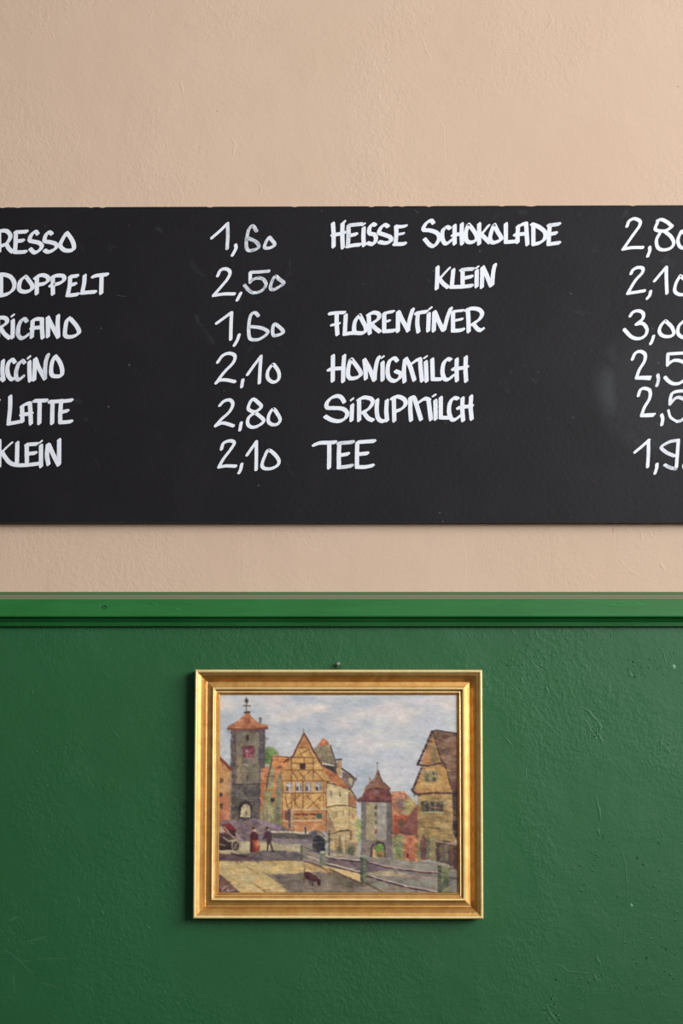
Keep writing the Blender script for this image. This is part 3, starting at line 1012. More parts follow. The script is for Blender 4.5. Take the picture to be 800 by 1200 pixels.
# buildings behind the street
poly('305,901 320,897 330,905 330,968 305,966', (148, 142, 102), 34)
poly('306,901 315,897.5 314,912 309,930 305.5,960 304.5,935', (194, 122, 82), 34)
poly('319,886 324,885 345,888.5 342,905 331,912 326,930 321,945 316,930 319,905', (198, 124, 76), 34)
line('319,887 332,887 345,889', 1, (110, 74, 58))
line('319,890 315,905 312,925', 1.6, (92, 74, 58), .9)
poly('317,910 321,896 320,925 316,962 312,962', (150, 148, 108), 30)
poly('324,912 330,902 329,930 328,966 321,966', (128, 128, 102), 30)
line('325,900 329,899', 3, (88, 66, 72), .8)
line('313,911 322,909.5', 1.2, (112, 72, 52))
rect(317, 321.5, 936, 940, (58, 58, 58))
line('306,928 318,926', 1.4, (180, 110, 70))
for x in (309, 313, 325):
    line([(x, 946), (x, 962)], 1.3, (128, 100, 84), .6)
line('308,942 311,958', 1.2, (176, 164, 120), .6)
# round tower behind
poly('366,884 369,877 373,872 378,866 383,868 387,875 391,886 394,900 396,915 380,912', (136, 124, 102), 34)
poly('372.5,874 378,865.5 383,868.5 385.5,874.5 379,873 374,875', (198, 112, 74), 34)
line('387,874 391,887 394,900', 1.3, (84, 72, 66))
ell(378, 888, 3, 4, (112, 100, 96), .7, .6)
poly('376,895.5 393,899 394,908 384,904', (62, 58, 60), 12)
line('377,895 384,896 392,898.5', 1.1, (206, 200, 190))
# timbered house
poly('356,861 350,874 344,886 338,893 333,905 330,915 329,975 383,975 384,922 390,917 381,905 374,894 368,883 361,870', (200, 156, 92), 30)
poly('356,862 349,877 363,877', (184, 122, 76), 30, .8)
poly('330,904 338,893 341,903 341,915 330,915', (192, 136, 82), 24, .8)
rect(342, 366, 889, 895, (206, 162, 92), 20, .8)
rect(330, 382, 948, 975, (186, 122, 80), 34, .85)
BR_ = (124, 72, 46)
for s in ('350,876.5 362,876.5', '342,888 369,888.5', '341,895 368,895', '334,903 378,903', '329,915.6 386,915.6', '331,929.6 382,930', '341.5,889 341.5,948', '356.3,888 356.3,895',
          '367,889 367,916', '331,916 330,973', '355,916 355,948', '346,917 345.5,948', '343,905 349,914.5', '350,904.5 358,914.5', '362,904.5 353,914.5', '367.5,904 379,915',
          '350,879 354,887', '361,878 366,887', '352,884 360,880', '342,931 349,947.5', '352,932 335,945', '334,934 337,947', '359,932.5 374,948', '377,932 360,948'):
    line(s, 1.05, BR_, .85)
line('382.5,918 382.5,976', 1.8, (116, 62, 50), .9)
line('379.5,917 379,950', 1, (150, 88, 60), .9)
line('356,860 349.5,873 343.5,886 338,890 332.5,893.5', 1.9, (116, 64, 48))
line('356,860 362,870 368,882 374.5,893 381,903 388,913 392,918.5', 2.1, (116, 68, 56))
line('355.4,854 355.4,861', .8, (112, 104, 108), .8)
rect(351.5, 358, 895.6, 902, (78, 50, 50))
for x in (334.5, 346, 357.5, 369):
    rect(x, x + 8, 917, 928.2, (148, 138, 134), 30)
    line([(x + 1.5, 920), (x + 4, 921)], 1.2, (188, 184, 182), .9)
    rect(x + 1, x + 3.3, 923, 927, (92, 68, 74), 20)
    line([(x + 4.6, 918), (x + 4.6, 928)], .9, (200, 192, 184), .8)
    line([(x, 928.3), (x + 8, 928.3)], 1, (204, 194, 180), .9)
line('331,948.6 340,948.4', 1.1, (206, 186, 152), .9)
line('342,949.2 382,949', 1.4, (206, 184, 150), .95)
rect(344, 378, 951, 961.5, (190, 136, 86), 24)
for x in (348, 357, 366.5):
    line([(x - 3, 954.5), (x + 3, 955)], 2.2, (118, 52, 50), .95)
    line([(x - 1, 959.5), (x + 2, 959.8)], 1.2, (82, 84, 62), .8)
rect(371, 377, 953.5, 959.5, (66, 106, 90), 14)
line('344,962.2 378,962', 1.3, (204, 184, 152), .9)
line('331,962 338,961.6', 1.1, (204, 184, 152), .9)
rect(334, 340, 951, 961, (112, 74, 72), 20)
line('342,950 341.5,972', 2, (172, 160, 146), .85)
line('339,949 339,974', 2, (86, 70, 78), .9)
for y in (966, 969.5, 973):
    line([(337, y), (343, y + .3)], 1, (110, 96, 98), .8)
line('352,966 364,965', 1.3, (170, 100, 70), .8)
# roofs to the right of it
poly('376,897 386,902 394,908 404,915 413,922 411,926 400,923 389,917', (178, 106, 70), 34)
poly('390,908 400,914 408,922 396,917', (196, 132, 74), 34, .8)
line('383,917 392,920 402,923.5 409,926', 1.3, (70, 62, 54))
rect(394.5, 400, 892, 909, (172, 138, 110), 24)
line('393.5,890.7 399.8,890.4', 1.6, (74, 66, 62))
poly('401,904 417,914 413,922 409,925 401,914', (124, 102, 100), 24)
poly('408,912 413,913 412,921 408.5,918', (174, 170, 134), 20)
line('400.5,901 409,907.5 417,914.3', 2, (84, 66, 64))
rect(391, 394, 896, 906, (94, 84, 80), 20, .8)
# cream round building
poly('382.5,919 398,922 409,926 413,930 417,937 418.5,960 418,1006 383,1006', (194, 170, 122), 30)
poly('383,924 398,925 407,928 408,943 383,945', (198, 180, 138), 22)
poly('409,928 417,937 417.5,946 409,943', (164, 106, 76), 26)
line('408.5,924 413,929 417.5,937.5', 1.6, (104, 74, 62))
line('383,943.6 396,942.6 408,942.8', 1.2, (222, 196, 146))
line('383,946.8 393,944.6 408,944.2 417.5,947.4', 1.3, (100, 74, 54))
line('408.6,930 408.6,945', 1.6, (118, 80, 64), .8)
line('409,946 409,975', 1.4, (158, 128, 92), .7)
for x, y in [(387.8, 930), (398, 931)]:
    line([(x, y - 2.4), (x + .4, y + 2.4)], 1.7, (124, 112, 84), .9)
for x, y in [(393.6, 955), (402, 952.5)]:
    line([(x, y - 2.8), (x, y + 2.8)], 1.5, (146, 130, 92), .9)
line('413.5,955 413.5,959', 1.6, (172, 104, 76), .8)
poly('383,950 388,960 394,974 383,978', (146, 116, 90), 26, .85)
line('390,977.5 398,974.5 408,973', 1.5, (74, 58, 48))
poly('384,977 418,973 418,1006 384,1006', (178, 154, 110), 44, .8)
for x, y0_, y1_, c in [(398, 980, 1000, (110, 104, 72)), (411, 975, 984, (106, 76, 56)), (405, 985, 1003, (150, 120, 84)), (393, 984, 1002, (150, 112, 74)),
                       (389, 982, 1004, (196, 170, 116)), (402, 984, 1000, (200, 172, 122)), (415, 984, 1000, (190, 150, 108))]:
    line([(x, y0_), (x + rng.uniform(-1, 1), y1_)], 2.2, c, .75)
ell(411, 998, 5, 8, (76, 84, 70), .9, .4, 30)
ell(398, 998, 3, 8, (88, 92, 70), .7, .5, 30)
for x, y in [(420, 966), (423, 973), (425, 980), (421, 980)]:
    ell(x, y, 4, 6, (136, 158, 96), .9, .4, 44)
line('420,970 426,984', 1.2, (186, 196, 140), .7)
# middle gate tower
rect(423, 459, 938, 1010, (148, 140, 126))
rect(423, 429, 938, 1010, (116, 108, 108))
rect(429, 440, 941, 985, (160, 146, 112), 24, .8)
rect(443, 452, 941, 985, (152, 146, 142), 20, .8)
rect(453, 459.5, 938, 1010, (106, 98, 104))
poly('424,985 459,985 459,1012 420,1012', (126, 112, 114), 24, .8)
for y, c in ((946.5, (82, 74, 76)), (954.5, (96, 88, 80)), (964.5, (92, 84, 78)), (974.5, (140, 66, 60))):
    rect(439, 441.6, y - 2.4, y + 2.4, c, 10)
poly('441.5,902 443,902 446,911 451,918 457,924.5 456,927 428,927 425.5,925 432,919 437,914.5 440,909', (138, 96, 78), 24)
line('443,906 448,916 457,925', 1, (88, 58, 54))
poly('428,925 456,925 459,933 463,938.5 461,941 420,940 418,937.6 424,934', (122, 66, 66), 26)
line('428,926 441,924.5 456,926', 1.4, (88, 48, 52), .8)
line('418,938.6 440,939.6 462,940', 2, (92, 52, 62))
ell(441, 929, 3, 2, (142, 110, 112), .8, .5)
line('430,932 438,930', 1.2, (150, 90, 84), .6)
line('442,894 442,903', .8, (130, 120, 118), .8)
ell(442, 895, 1, .8, (100, 92, 92))
rect(432.3, 435, 911, 917, (160, 134, 106))
poly('433.5,1006 434,995 437,989 443,986 449,988 451.5,994 451.5,1006', (78, 62, 62), 12)
poly('436,1005 436.5,994 439.5,990.5 440,1005', (204, 164, 118), 20)
poly('439.5,992 444,988.5 449,991 450.5,998 440,998', (98, 140, 70), 40)
poly('440,998 450.5,997 450.5,1006 440,1006', (160, 126, 78), 50)
ell(444, 1003, 3.4, 2, (90, 100, 66), .8)
# orange roofs and small houses
poly('459,928 473,927.5 482,937 490,946 490,1010 460,1010', (180, 112, 78), 36)
poly('460,956 480,956 470,972 463,980 460,978', (180, 88, 62), 34)
ell(470, 943, 7, 8, (112, 96, 94), .85, .5, 40)
ell(480, 944, 6, 8, (160, 160, 96), .85, .5, 50)
ell(476, 952, 5, 3, (186, 186, 134), .6, .5)
ell(470, 966, 4, 5, (96, 84, 62), .85, .5, 30)
poly('489.5,946 490,984 466,977 478,960', (140, 84, 76), 28)
line('489,945 478,959 466,977', 1.8, (124, 78, 60))
line('470,976 480,977.5 488,980', 1.2, (70, 52, 50))
line('459,976 464,979', 3, (84, 72, 78), .8)
rect(460, 473, 979, 1008, (136, 136, 94), 50)
rect(473, 488, 979, 1010, (184, 112, 78), 40)
ell(465, 996, 3, 4, (96, 132, 78), .7, .5)
ell(477.5, 1003, 1.6, 2, (130, 44, 40))
ell(480, 986, 3, 4, (160, 84, 64), .7, .5)
line('461,952 461,984', 1, (190, 130, 90), .7)
# big house at the right
poly('507,857.5 512,856 524,858.5 539,860 539,940 530,938 526,912 519,894 512,876', (124, 92, 76), 40)
for k in range(15):
    y = 863 + k * 5
    line([(514 + k * .9, y + 1), (526, y + rng.uniform(-1, 1)), (538, y)], 1.1, [(96, 68, 58), (160, 118, 100), (140, 104, 82)][k % 3], .6)
poly('506,860 518,894 492,897.5', (176, 126, 76), 28)
poly('504,874 509,872 514,894 504,895', (136, 118, 84), 24, .8)
ell(499, 890, 4, 3, (190, 124, 76), .7)
line('506.5,857 509,866 513,880 518,894', 1.5, (76, 52, 46))
line('506,857.5 498,877 489,896.5', 2.6, (74, 48, 48))
line('507,857 512,856 524,858.5 537,860', 1.4, (74, 56, 50))
poly('494,898.5 519,894.5 525,909 529.5,927 483,928', (184, 142, 80), 28)
line('489,896.5 500,898 510,896 519,894', 1.9, (84, 54, 44))
line('494.5,899 489,912 483.5,926', 2.6, (80, 52, 44))
line('519,894 524,905 529,925', 2, (88, 56, 48))
rect(496, 511.5, 903.5, 916.5, (140, 130, 96), 30)
for x, y, w_, h_ in [(498, 911, 3, 4), (507, 911, 3.4, 5), (506.5, 904.5, 2, 4)]:
    rect(x, x + w_, y, y + h_, (84, 82, 64), 14)
line('504,904 504,916', 1.2, (176, 160, 116), .8)
line('497,919 505,919.5', 1.4, (208, 176, 112), .8)
ell(532, 920, 3, 5, (112, 62, 74), .7)
poly('482.5,925 530,925 528,931 490,933', (180, 134, 78), 28)
poly('489,932 531,931 532,990 512,1006 489,1010', (160, 134, 84), 38)
line('482.5,926 486,930 491,933', 2.6, (76, 50, 44))
line('490,931 500,930.5 510,929.5 528,930', 2, (84, 48, 40))
line('491,934 528,934', 1.6, (178, 140, 82), .8)
rect(493, 519.5, 940, 951, (74, 70, 66), 24)
for x in (497, 503, 509.5):
    line([(x, 941), (x + .6, 951)], 1.6, (150, 140, 106), .85)
for x in (496, 504, 513):
    ell(x, 947, 2.2, 1.6, (144, 78, 72), .8)
line('493,952.3 519,952.5', 1.3, (186, 184, 148), .9)
line('493,951 519,951.2', .9, (64, 92, 66), .7)
line('495,969 503,970 515,971.6', 1.3, (92, 66, 48), .9)
for y, c in ((956, (180, 128, 84)), (962, (146, 104, 66)), (976, (176, 136, 84)), (981, (140, 108, 70)), (947, (184, 116, 80))):
    line([(505, y), (528, y + 1)], 1.8, c, .55)
poly('530,926 539,926 539,985 534,985 530.5,975', (72, 54, 58), 20)
poly('492,1008 492.5,984 496,978 499.5,984 500,1008', (110, 74, 72), 18)
rect(500, 503.5, 982, 1006, (108, 116, 98), 18)
rect(488, 491.5, 984, 1008, (120, 122, 84), 20, .8)
rect(505, 510, 980, 1010, (136, 124, 86), 24)
rect(510.5, 528, 986, 1013, (80, 60, 60), 16)
rect(515, 525, 990, 1009, (122, 108, 86), 26)
line('519.5,991 519.5,1009', 1, (84, 72, 52))
line('515,999.5 526,999', 1, (72, 54, 50))
poly('527,988 539,990 539,1020 527,1018', (108, 70, 64), 34)
rect(531.5, 534, 992, 1018, (62, 46, 54), 14)
line('510,986 524,988.4 539,991', 1.7, (176, 152, 134), .9)
line('528,985 534,984', 2, (176, 112, 70), .7)

# street
poly('254,962 300,960 330,968 345,976 360,990 420,1004 460,1006 512,1012 539,1020 539,1056 254,1056', (134, 124, 118), 26)
poly('254,962 280,961 310,962 335,971 342,976 342,1000 254,1005', (126, 106, 116), 34)
poly('296,959 312,963 330,968.5 330,972.5 308,968', (148, 126, 150), 20, .85)
poly('270,965 280,980 286,985 280,986 272,978 267,966', (164, 140, 136), 20, .8)
ell(290, 970, 9, 5, (112, 88, 104), .7, .6)
poly('254,990 262,988 310,987 350,988 355,992 400,1002 400,1004 254,1004', (180, 168, 132), 32, .85)
poly('278,986 293,986 291,996 280,998', (188, 178, 142), 26, .8)
poly('300,990 316,986 316,998 302,998', (188, 176, 132), 24, .8)
poly('342,983 366,984 366,990 330,990 318,986 318,982', (134, 120, 128), 20)
poly('254,1003 278,1002 292,999.5 310,997 330,997 353,999 353,1009 254,1009', (108, 98, 104), 26)
poly('254,1000 274,1001 290,1003 300,1007 254,1009', (96, 72, 84), 24)
poly('254,1009 300,1008.5 352,1008 378,1013 396,1022 380,1023 352,1022 330,1050 332,1056 254,1056', (196, 172, 118), 30)
for _ in range(90):
    x, y = rng.uniform(257, 345), rng.uniform(1011, 1049)
    a = rng.uniform(0.0, .5)
    ln = rng.uniform(4, 12)
    line([(x, y), (x + ln, y + ln * math.tan(a) * .6)], rng.uniform(.7, 1.8), [(214, 188, 128), (178, 148, 96), (188, 170, 124), (204, 160, 98), (170, 160, 120)][rng.integers(5)], .55, 8)
line('254,1009 300,1009 352,1008.5 375,1014', 1.2, (120, 84, 66), .8)
line('288,1016 296,1020 302,1024', 1, (128, 96, 66), .7)
line('298,1036 306,1042 316,1049', 1.1, (112, 80, 56), .8)
ell(301, 1032, 3, 3, (206, 152, 84), .7, .5)
ell(292, 1029, 8, 4, (176, 172, 140), .6, .6)
poly('308,1023 320,1024.5 352,1023.5 378,1021 396,1022 422,1034 452,1049 458,1056 350,1056 340,1046 326,1035', (122, 110, 102), 28)
for x, y, rx, ry, c in [(345, 1035, 16, 5, (108, 98, 96)), (408, 1037, 9, 4, (92, 84, 60)), (396, 1030, 10, 4, (112, 100, 82)), (380, 1042, 16, 5, (134, 122, 112)), (420, 1046, 12, 4, (124, 116, 116)), (393, 1025, 7, 2, (110, 98, 70))]:
    ell(x, y, rx, ry, c, .6, .7, 20)
poly('363,1012 380,1018 388,1024 372,1021 350,1016', (180, 148, 100), 34, .8)
line('362,1011 375,1016 388,1024', 1.8, (138, 84, 60), .8)
poly('254,1024 262,1031 270,1038 284,1050 288,1056 254,1056', (112, 82, 82), 30)
line('256,1025 266,1033 280,1046', 2, (98, 66, 72), .8)
ell(261, 1035, 4, 4, (140, 92, 82), .6, .6)
for s in ('261,1042 259.5,1044.5 262,1046.5 264.5,1045.5', '260,1041.5 264,1041', '268,1041.5 265.6,1043 267.6,1044.6 266,1046.6 263.6,1046.4', '263,1039.5 268,1038.6'):
    line(s, .9, (204, 176, 168), .8)
# trough and fountain
line('318,975 336,975.3 360,976.6', 1.8, (206, 196, 176))
poly('318,976.5 362,978 364,984 320,982.6', (94, 84, 84), 22)
line('357.8,970 358,983', 2, (82, 80, 82))
poly('362,984 362,976 368,973.5 374,974 380,979 381,988', (98, 94, 104), 24)
poly('366,985 370,979.5 374,979 381,986 381,998 374,1000 366,996', (50, 48, 58), 10)
line('367,987.2 380,987.4', .9, (136, 128, 128), .8)
line('372,976 378,980 384,988', 2, (176, 166, 136), .85)
line('383,980 383.5,1000', 2.6, (146, 152, 136), .9)
line('385.6,974 385.6,1002', 1.6, (72, 60, 58), .9)
line('384,978 392,977 400,973', 1.4, (92, 76, 58), .8)
# fence
poly('354,992 376,1001 376,1014 354,1006', (140, 128, 122), 26)
line('356,992.5 376,1001.5', 1.4, (96, 76, 88), .9)
line('360,1003.8 366,1005.5 375,1009.5', 1.1, (206, 194, 166), .9)
line('358,1001 366,1003', 1.1, (110, 86, 88), .8)
line('355,1007.6 364,1009 376,1013.6', 2.6, (154, 138, 150), .9)
line('356,1009.5 366,1012 377,1016', 1.2, (84, 56, 56), .8)
rect(351, 354.5, 991.5, 1008, (84, 86, 70), 16)
rect(354.5, 357, 992, 1005, (132, 132, 108), 16)
poly('386,1003 422,1010 422,1022 382,1012', (112, 94, 104), 26)
line('382,1003.4 392,1005.4 404,1006.8 422,1008.6', 1.3, (206, 190, 180), .95)
line('382,1005 392,1007 404,1008.4 422,1010', 1.2, (62, 44, 50), .9)
line('381,1011.6 394,1014.6 410,1019 423,1022', 1.3, (206, 196, 186), .95)
line('381,1013.2 394,1016.2 410,1020.6 423,1023.6', 1.3, (62, 44, 50), .9)
poly('381,1014.6 394,1017.6 423,1025 423,1033.5 410,1029 395,1022.6', (208, 176, 122), 22)
line('386,1019 398,1024 412,1031 424,1035.5', 2, (92, 66, 52), .85)
rect(374.6, 381.4, 1000, 1015, (128, 132, 112), 20)
rect(374.6, 376.8, 1000, 1014, (100, 106, 88), 14)
ell(377.8, 999, 3.4, 1.6, (168, 174, 158))
poly('429,1010 470,1019 512,1024 512,1046 470,1037 429,1026', (130, 124, 118), 28)
poly('429,1012 454,1018 440,1021 429,1022', (112, 94, 110), 22)
poly('431,1024 440,1021.5 456,1020.6 474,1023.5 470,1027 452,1027 440,1026', (178, 162, 128), 26, .9)
poly('470,1025 496,1026 508,1030 480,1030', (156, 128, 124), 30, .7)
ell(492, 1036, 18, 5, (132, 136, 124), .7, .6, 24)
poly('429,1029 470,1040 512,1050 512,1056 460,1056 429,1040', (128, 118, 110), 30)
ell(444, 1037, 8, 4, (134, 146, 136), .6, .6)
line('426,1034 440,1041 456,1049', 2.4, (96, 76, 58), .8)
line('444,1042 458,1049 470,1053', 1.6, (168, 152, 96), .7)
poly('452,1005 470,1008 512,1016 512,1022 480,1018 460,1013', (140, 138, 130), 22)
line('432,1010 450,1008 470,1013 486,1018', 1.2, (120, 104, 100), .6)
line('429,1009.6 440,1012 454,1015.6 470,1018.2 490,1020.6 512,1022.4', 1.1, (204, 186, 180), .8)
line('429,1011 440,1013.4 454,1017 470,1019.6 490,1022 512,1023.8', 1.6, (84, 46, 56), .9)
line('431,1025.6 444,1029.8 458,1033.6 476,1038.4 494,1041.6 513,1045.4', 1.1, (212, 202, 202), .85)
line('430,1026.6 444,1031.2 458,1035 476,1039.8 494,1043 513,1046.8', 1.7, (66, 38, 46), .95)
rect(421.8, 425.4, 1003.5, 1034, (70, 82, 74), 14)
rect(425.4, 429.4, 1004, 1034, (112, 120, 94), 24)
line('421,1003.4 429,1003.4', 1.6, (134, 156, 144))
rect(512.6, 517, 1014, 1050, (78, 82, 72), 16)
rect(517, 525.5, 1014, 1050, (122, 126, 88), 24)
poly('517,1036 523,1026 525.5,1034 525.5,1050 516,1050', (74, 86, 68), 20, .8)
poly('512,1014.6 514,1012 524,1012.4 526,1015', (158, 148, 132), 14)
poly('526,1018 539,1022 539,1046 526,1042', (126, 122, 118), 26)
line('526,1028.6 539,1031', 1.6, (76, 66, 66), .85)
ell(524, 1045, 6, 5, (126, 130, 104), .95, .3, 26)
ell(526, 1049, 7, 4, (62, 66, 58), .9, .4)
line('526,1019 530,1017.4', 2, (88, 56, 52), .7)
# broken brushwork over everything painted so far
def strokes(n, box_, ang, spread, l0, l1, w0, w1, amp, al=.55):
    for _ in range(n):
        x, y = rng.uniform(box_[0], box_[1]), rng.uniform(box_[2], box_[3])
        a = ang + rng.normal(0, spread)
        ln = rng.uniform(l0, l1)
        iy, ix = min(NH - 1, max(0, int((y - Y0) * RES))), min(NW - 1, max(0, int((x - X0) * RES)))
        c = img[iy, ix] + rng.normal(0, amp) + rng.normal(0, amp * .35, 3)
        line([(x, y), (x + ln * math.cos(a), y + ln * math.sin(a))], rng.uniform(w0, w1), c, al, 4)


strokes(700, (256, 310, 855, 962), 1.4, .5, 1.5, 4, .8, 1.8, 9)
strokes(900, (305, 420, 862, 1004), .9, .9, 1.2, 3.6, .7, 1.6, 10)
strokes(900, (418, 536, 900, 1010), .8, .9, 1.2, 4, .8, 1.7, 9)
strokes(420, (486, 536, 856, 1000), .2, .4, 2, 6, .8, 1.6, 9)
strokes(700, (256, 536, 1003, 1050), .25, .25, 2, 9, .8, 1.8, 8)
strokes(350, (256, 420, 962, 1008), .1, .3, 2, 6, .8, 1.6, 9)
# cart
poly('254,970 262,967 268,976 258,984 254,984', (170, 150, 132), 20)
poly('259,967 270,965.4 277,974.5 273,980 264,975.5', (132, 44, 50), 18)
poly('266,972 275,974 277,980 270,981.5', (72, 48, 50), 14)
poly('254,977 264,976 270,981 276,982 276,985 254,985', (96, 66, 66), 16)
line('262,969 268,976 277,986', 1.4, (176, 156, 138), .9)
line('254,978.6 266,979.6', 1.3, (64, 44, 48), .9)
poly('254,985 262,982.4 270,988 280,985 282,992 276,996 254,996.5', (74, 52, 56), 14)
line('262,982 268,986.4 272,985', 1.6, (168, 160, 138), .9)
line('256,989.5 264,991', 1.8, (150, 132, 122), .8)
ang_ = np.linspace(0, 2 * math.pi, 22)
ell(276.4, 991.4, 5, 6.8, (112, 96, 88), .9, .2)
line([(276.4 + 4.7 * math.cos(a), 991.4 + 6.6 * math.sin(a)) for a in ang_], 1.5, (166, 154, 130), .95)
line([(275.8 + 3.0 * math.cos(a), 992 + 4.4 * math.sin(a)) for a in ang_], 1.1, (62, 46, 50), .9)
line('272,998 279.6,985', 1, (152, 140, 116), .9)
line('271,986 277,984.4', 1.3, (186, 174, 146), .9)
poly('254,994 270,993 272,996 254,996.6', (60, 38, 46), 10)
poly('261,998 268,996.6 272,998 270,1001 262,1001', (172, 156, 128), 16, .85)
line('271,1000 280,1003 288,1005', 1.4, (62, 44, 52), .85)
# woman and man
ell(297.3, 971, 1.9, 1.9, (92, 62, 48))
ell(298.4, 973.4, 1.6, 1.3, (196, 176, 132))
poly('294.5,976 298,974.5 302,978 303,984 300,987 294,986 292.5,981', (88, 34, 48), 16)
poly('294.5,985 301.5,985 304.3,992 303.4,997.6 299,999.5 294.5,999.5', (158, 72, 54), 30)
ell(301.6, 989, 1.6, 3.6, (206, 124, 86), .9, .5)
ell(297.4, 995, 1.6, 3.4, (120, 44, 42), .8, .5)
poly('293,986 296,986 296,999 293,998', (80, 36, 52), 10)
ell(301, 990, 2, 3.4, (204, 112, 78), .8, .5)
ell(313.3, 971, 2, 1.6, (84, 58, 50))
ell(314.6, 973, 1.4, 1.2, (186, 150, 120))
poly('310.5,976 314.5,974 318.5,977 318.5,985 314.5,990 312.5,989 312.5,983 308.5,984', (82, 56, 74), 16)
line('311,977 308.6,984', 1.5, (86, 58, 70))
line('314,988 313.2,997', 1.7, (58, 46, 56))
line('316,987 318.4,993 319,997.4', 1.7, (58, 46, 56))
line('318,997.8 321,998', 1.4, (50, 40, 46))
# dog
line('357.6,1018 356.2,1020.4 357.6,1023.6', 1.1, (118, 70, 58), .95)
poly('356.2,1023.4 359,1022 364,1023 369,1026 373,1029.6 375.6,1032.4 375.2,1037 373.4,1038.6 371.6,1036.6 371,1033.4 367,1033.4 362,1031.4 357.4,1029', (78, 36, 46), 12)
line('360,1024.6 366,1027 371,1030.6', 1.3, (118, 62, 68), .8)
line('357.6,1028 355.8,1031 356.4,1034.6', 1.2, (100, 62, 62), .9)
line('362.4,1031 363.2,1035.4', 1.4, (66, 56, 70), .95)
line('365.8,1032.4 366.4,1037.4', 1.5, (66, 56, 70), .95)
line('373.4,1033 374,1037.6', 2.2, (60, 28, 38), .95)
line('361,1039.4 368,1040.2', 1, (160, 148, 136), .7)

fine = (vnoise(1.8, 1.1, 41) - .5) * 7 + (vnoise(6, 3, 43) - .5) * 10
img = np.clip(img + fine[..., None], 8, 250)
# soften very slightly, as paint does
for _ in range(2):
    k = img.copy()
    k[1:-1, 1:-1] = (img[1:-1, 1:-1] * 2 + img[:-2, 1:-1] + img[2:, 1:-1] + img[1:-1, :-2] + img[1:-1, 2:]) / 6
    img = k
lum = img.mean(-1, keepdims=True)
land = np.clip((lum[..., 0] < 150).astype(float) + (img[..., 0] - img[..., 2] > 22), 0, 1)[..., None]
land = np.where(gy[..., None] > 962, 1.0, land)
img = img * (1 - land) + land * np.clip(((img - 130) * 1.12 + 124) * np.array([1.0, .965, .90]), 0, 255)
img = np.where(land < .5, (img - 168) * 1.25 + 176, img)
lum = img.mean(-1, keepdims=True)
c = np.clip(lum + (img - lum) * np.where(img[..., :1] > img[..., 2:] + 12, .74, .82), 0, 255) / 255.0
lc = np.where(c <= .04045, c / 12.92, ((c + .055) / 1.055) ** 2.4) * PAINT_GAIN
relief = (vnoise(3.2, 1.4, 51) - .5) * .00014 + (vnoise(1.4, 1.0, 52) - .5) * .00006
CD = 0.0125
A, B_, C_, D_ = W(X0, Y0, CD), W(X1, Y0, CD), W(X1, Y1, CD), W(X0, Y1, CD)
uu = (gx - X0) / (X1 - X0)
vv = (gy - Y0) / (Y1 - Y0)


def bil(i):
    return (A[i] * (1 - uu) + B_[i] * uu) * (1 - vv) + (D_[i] * (1 - uu) + C_[i] * uu) * vv - PO[i]


co = np.stack([bil(0), -CD - relief, bil(2)], -1).reshape(-1, 3).astype(np.float32)
me = bpy.data.meshes.new('canvas')
idx = np.arange(NH * NW).reshape(NH, NW)
q = np.stack([idx[:-1, :-1], idx[1:, :-1], idx[1:, 1:], idx[:-1, 1:]], -1).reshape(-1, 4)
me.vertices.add(NH * NW)
me.vertices.foreach_set('co', co.ravel())
me.loops.add(q.size)
me.loops.foreach_set('vertex_index', q.ravel().astype(np.int32))
me.polygons.add(len(q))
me.polygons.foreach_set('loop_start', (np.arange(len(q)) * 4).astype(np.int32))
me.polygons.foreach_set('use_smooth', np.ones(len(q), bool))
me.update(calc_edges=True)
ca = me.color_attributes.new('oil_paint', 'FLOAT_COLOR', 'POINT')
rgba = np.concatenate([lc.reshape(-1, 3), np.ones((NH * NW, 1))], 1).astype(np.float32)
ca.data.foreach_set('color', rgba.ravel())
t = NT('oil_paint_on_canvas')
at = t.n('ShaderNodeAttribute')
at.attribute_name = 'oil_paint'
t.l(at.outputs['Color'], t.b.inputs['Base Color'])
t.b.inputs['Roughness'].default_value = 0.55
t.b.inputs['Specular IOR Level'].default_value = 0.35
t.l(t.bump(t.noise(t.obj(), 900, 2), 0.0002, 0.4), t.b.inputs['Normal'])
me.materials.append(t.m)
cv = bpy.data.objects.new('canvas', me)
COL.objects.link(cv)
cv.parent = pic
cv['label'] = 'painted canvas: timbered houses, gate towers, fence and a dog under a cloudy sky'


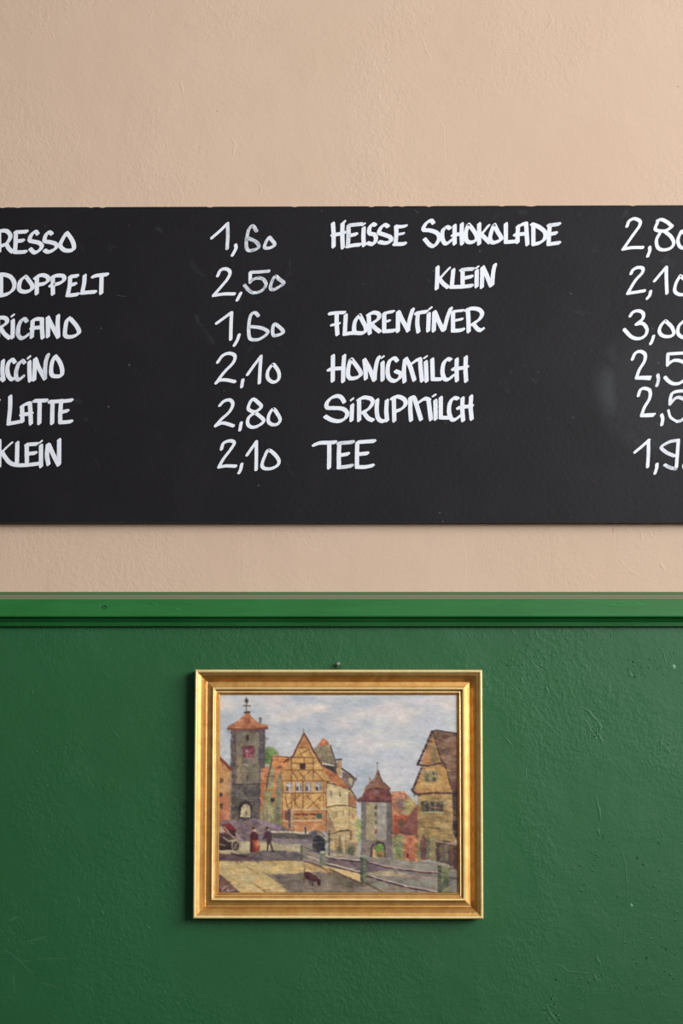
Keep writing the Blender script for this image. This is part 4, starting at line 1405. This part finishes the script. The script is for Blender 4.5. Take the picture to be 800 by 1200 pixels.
# ------------------------------------------------------------------ nail and wire loop
def tube(path, r, seg=8):
    vs, fs = [], []
    n = len(path)
    for i, p in enumerate(path):
        a, b = path[max(0, i - 1)], path[min(n - 1, i + 1)]
        t_ = (b - a).normalized()
        s = t_.cross(Vector((0, 1, 0)))
        if s.length < .1:
            s = t_.cross(Vector((1, 0, 0)))
        s.normalize()
        u_ = s.cross(t_)
        for k in range(seg):
            an = 2 * math.pi * k / seg
            vs.append(p + s * r * math.cos(an) + u_ * r * math.sin(an))
    for i in range(n - 1):
        for k in range(seg):
            fs.append((i * seg + k, i * seg + (k + 1) % seg, (i + 1) * seg + (k + 1) % seg, (i + 1) * seg + k))
    fs.append(tuple(range(seg))[::-1])
    fs.append(tuple(range((n - 1) * seg, n * seg)))
    return vs, fs


nl = W(396.2, 778.0, 0.014)
nail = empty('nail', (nl.x, 0, nl.z), label='small steel nail with a shiny head above the top of the gold frame', category='nail')
NO = Vector((nl.x, 0, nl.z))
v_, f_ = tube([nl - NO + Vector((0, .022, -.002)), nl - NO + Vector((0, 0.001, 0))], .0012)
o = mesh_obj('shank', v_, f_, M_DARKWIRE, None, True)
o.parent = nail
hv, hf = tube([nl - NO + Vector((0, .0012, 0)), nl - NO + Vector((0, 0, 0)), nl - NO + Vector((0, -.0007, 0))], .0027, 14)
hv = [Vector((v.x, v.y, v.z)) for v in hv]
for k in range(28, 42):
    hv[k] = Vector((hv[k].x * .65, hv[k].y, hv[k].z * .65))
o = mesh_obj('nail_head', hv, hf, M_STEEL, None, False)
o.parent = nail
# hanging loop: from the back of the frame up and over the nail
L_ = []
pA, pT, pB = W(391.5, 786, .008), W(396, 777.2, .010), W(399.8, 786, .008)
for k in range(17):
    u = k / 16
    a = pA.lerp(pT, min(1, u * 2)) if u < .5 else pT.lerp(pB, u * 2 - 1)
    L_.append(a + Vector((0, 0, .0012 * math.sin(u * math.pi))) - PO)
v_, f_ = tube(L_, .0008)
o = mesh_obj('hanging_loop', v_, f_, M_DARKWIRE, None, True)
o.parent = pic
o['label'] = 'dark wire hanging loop'
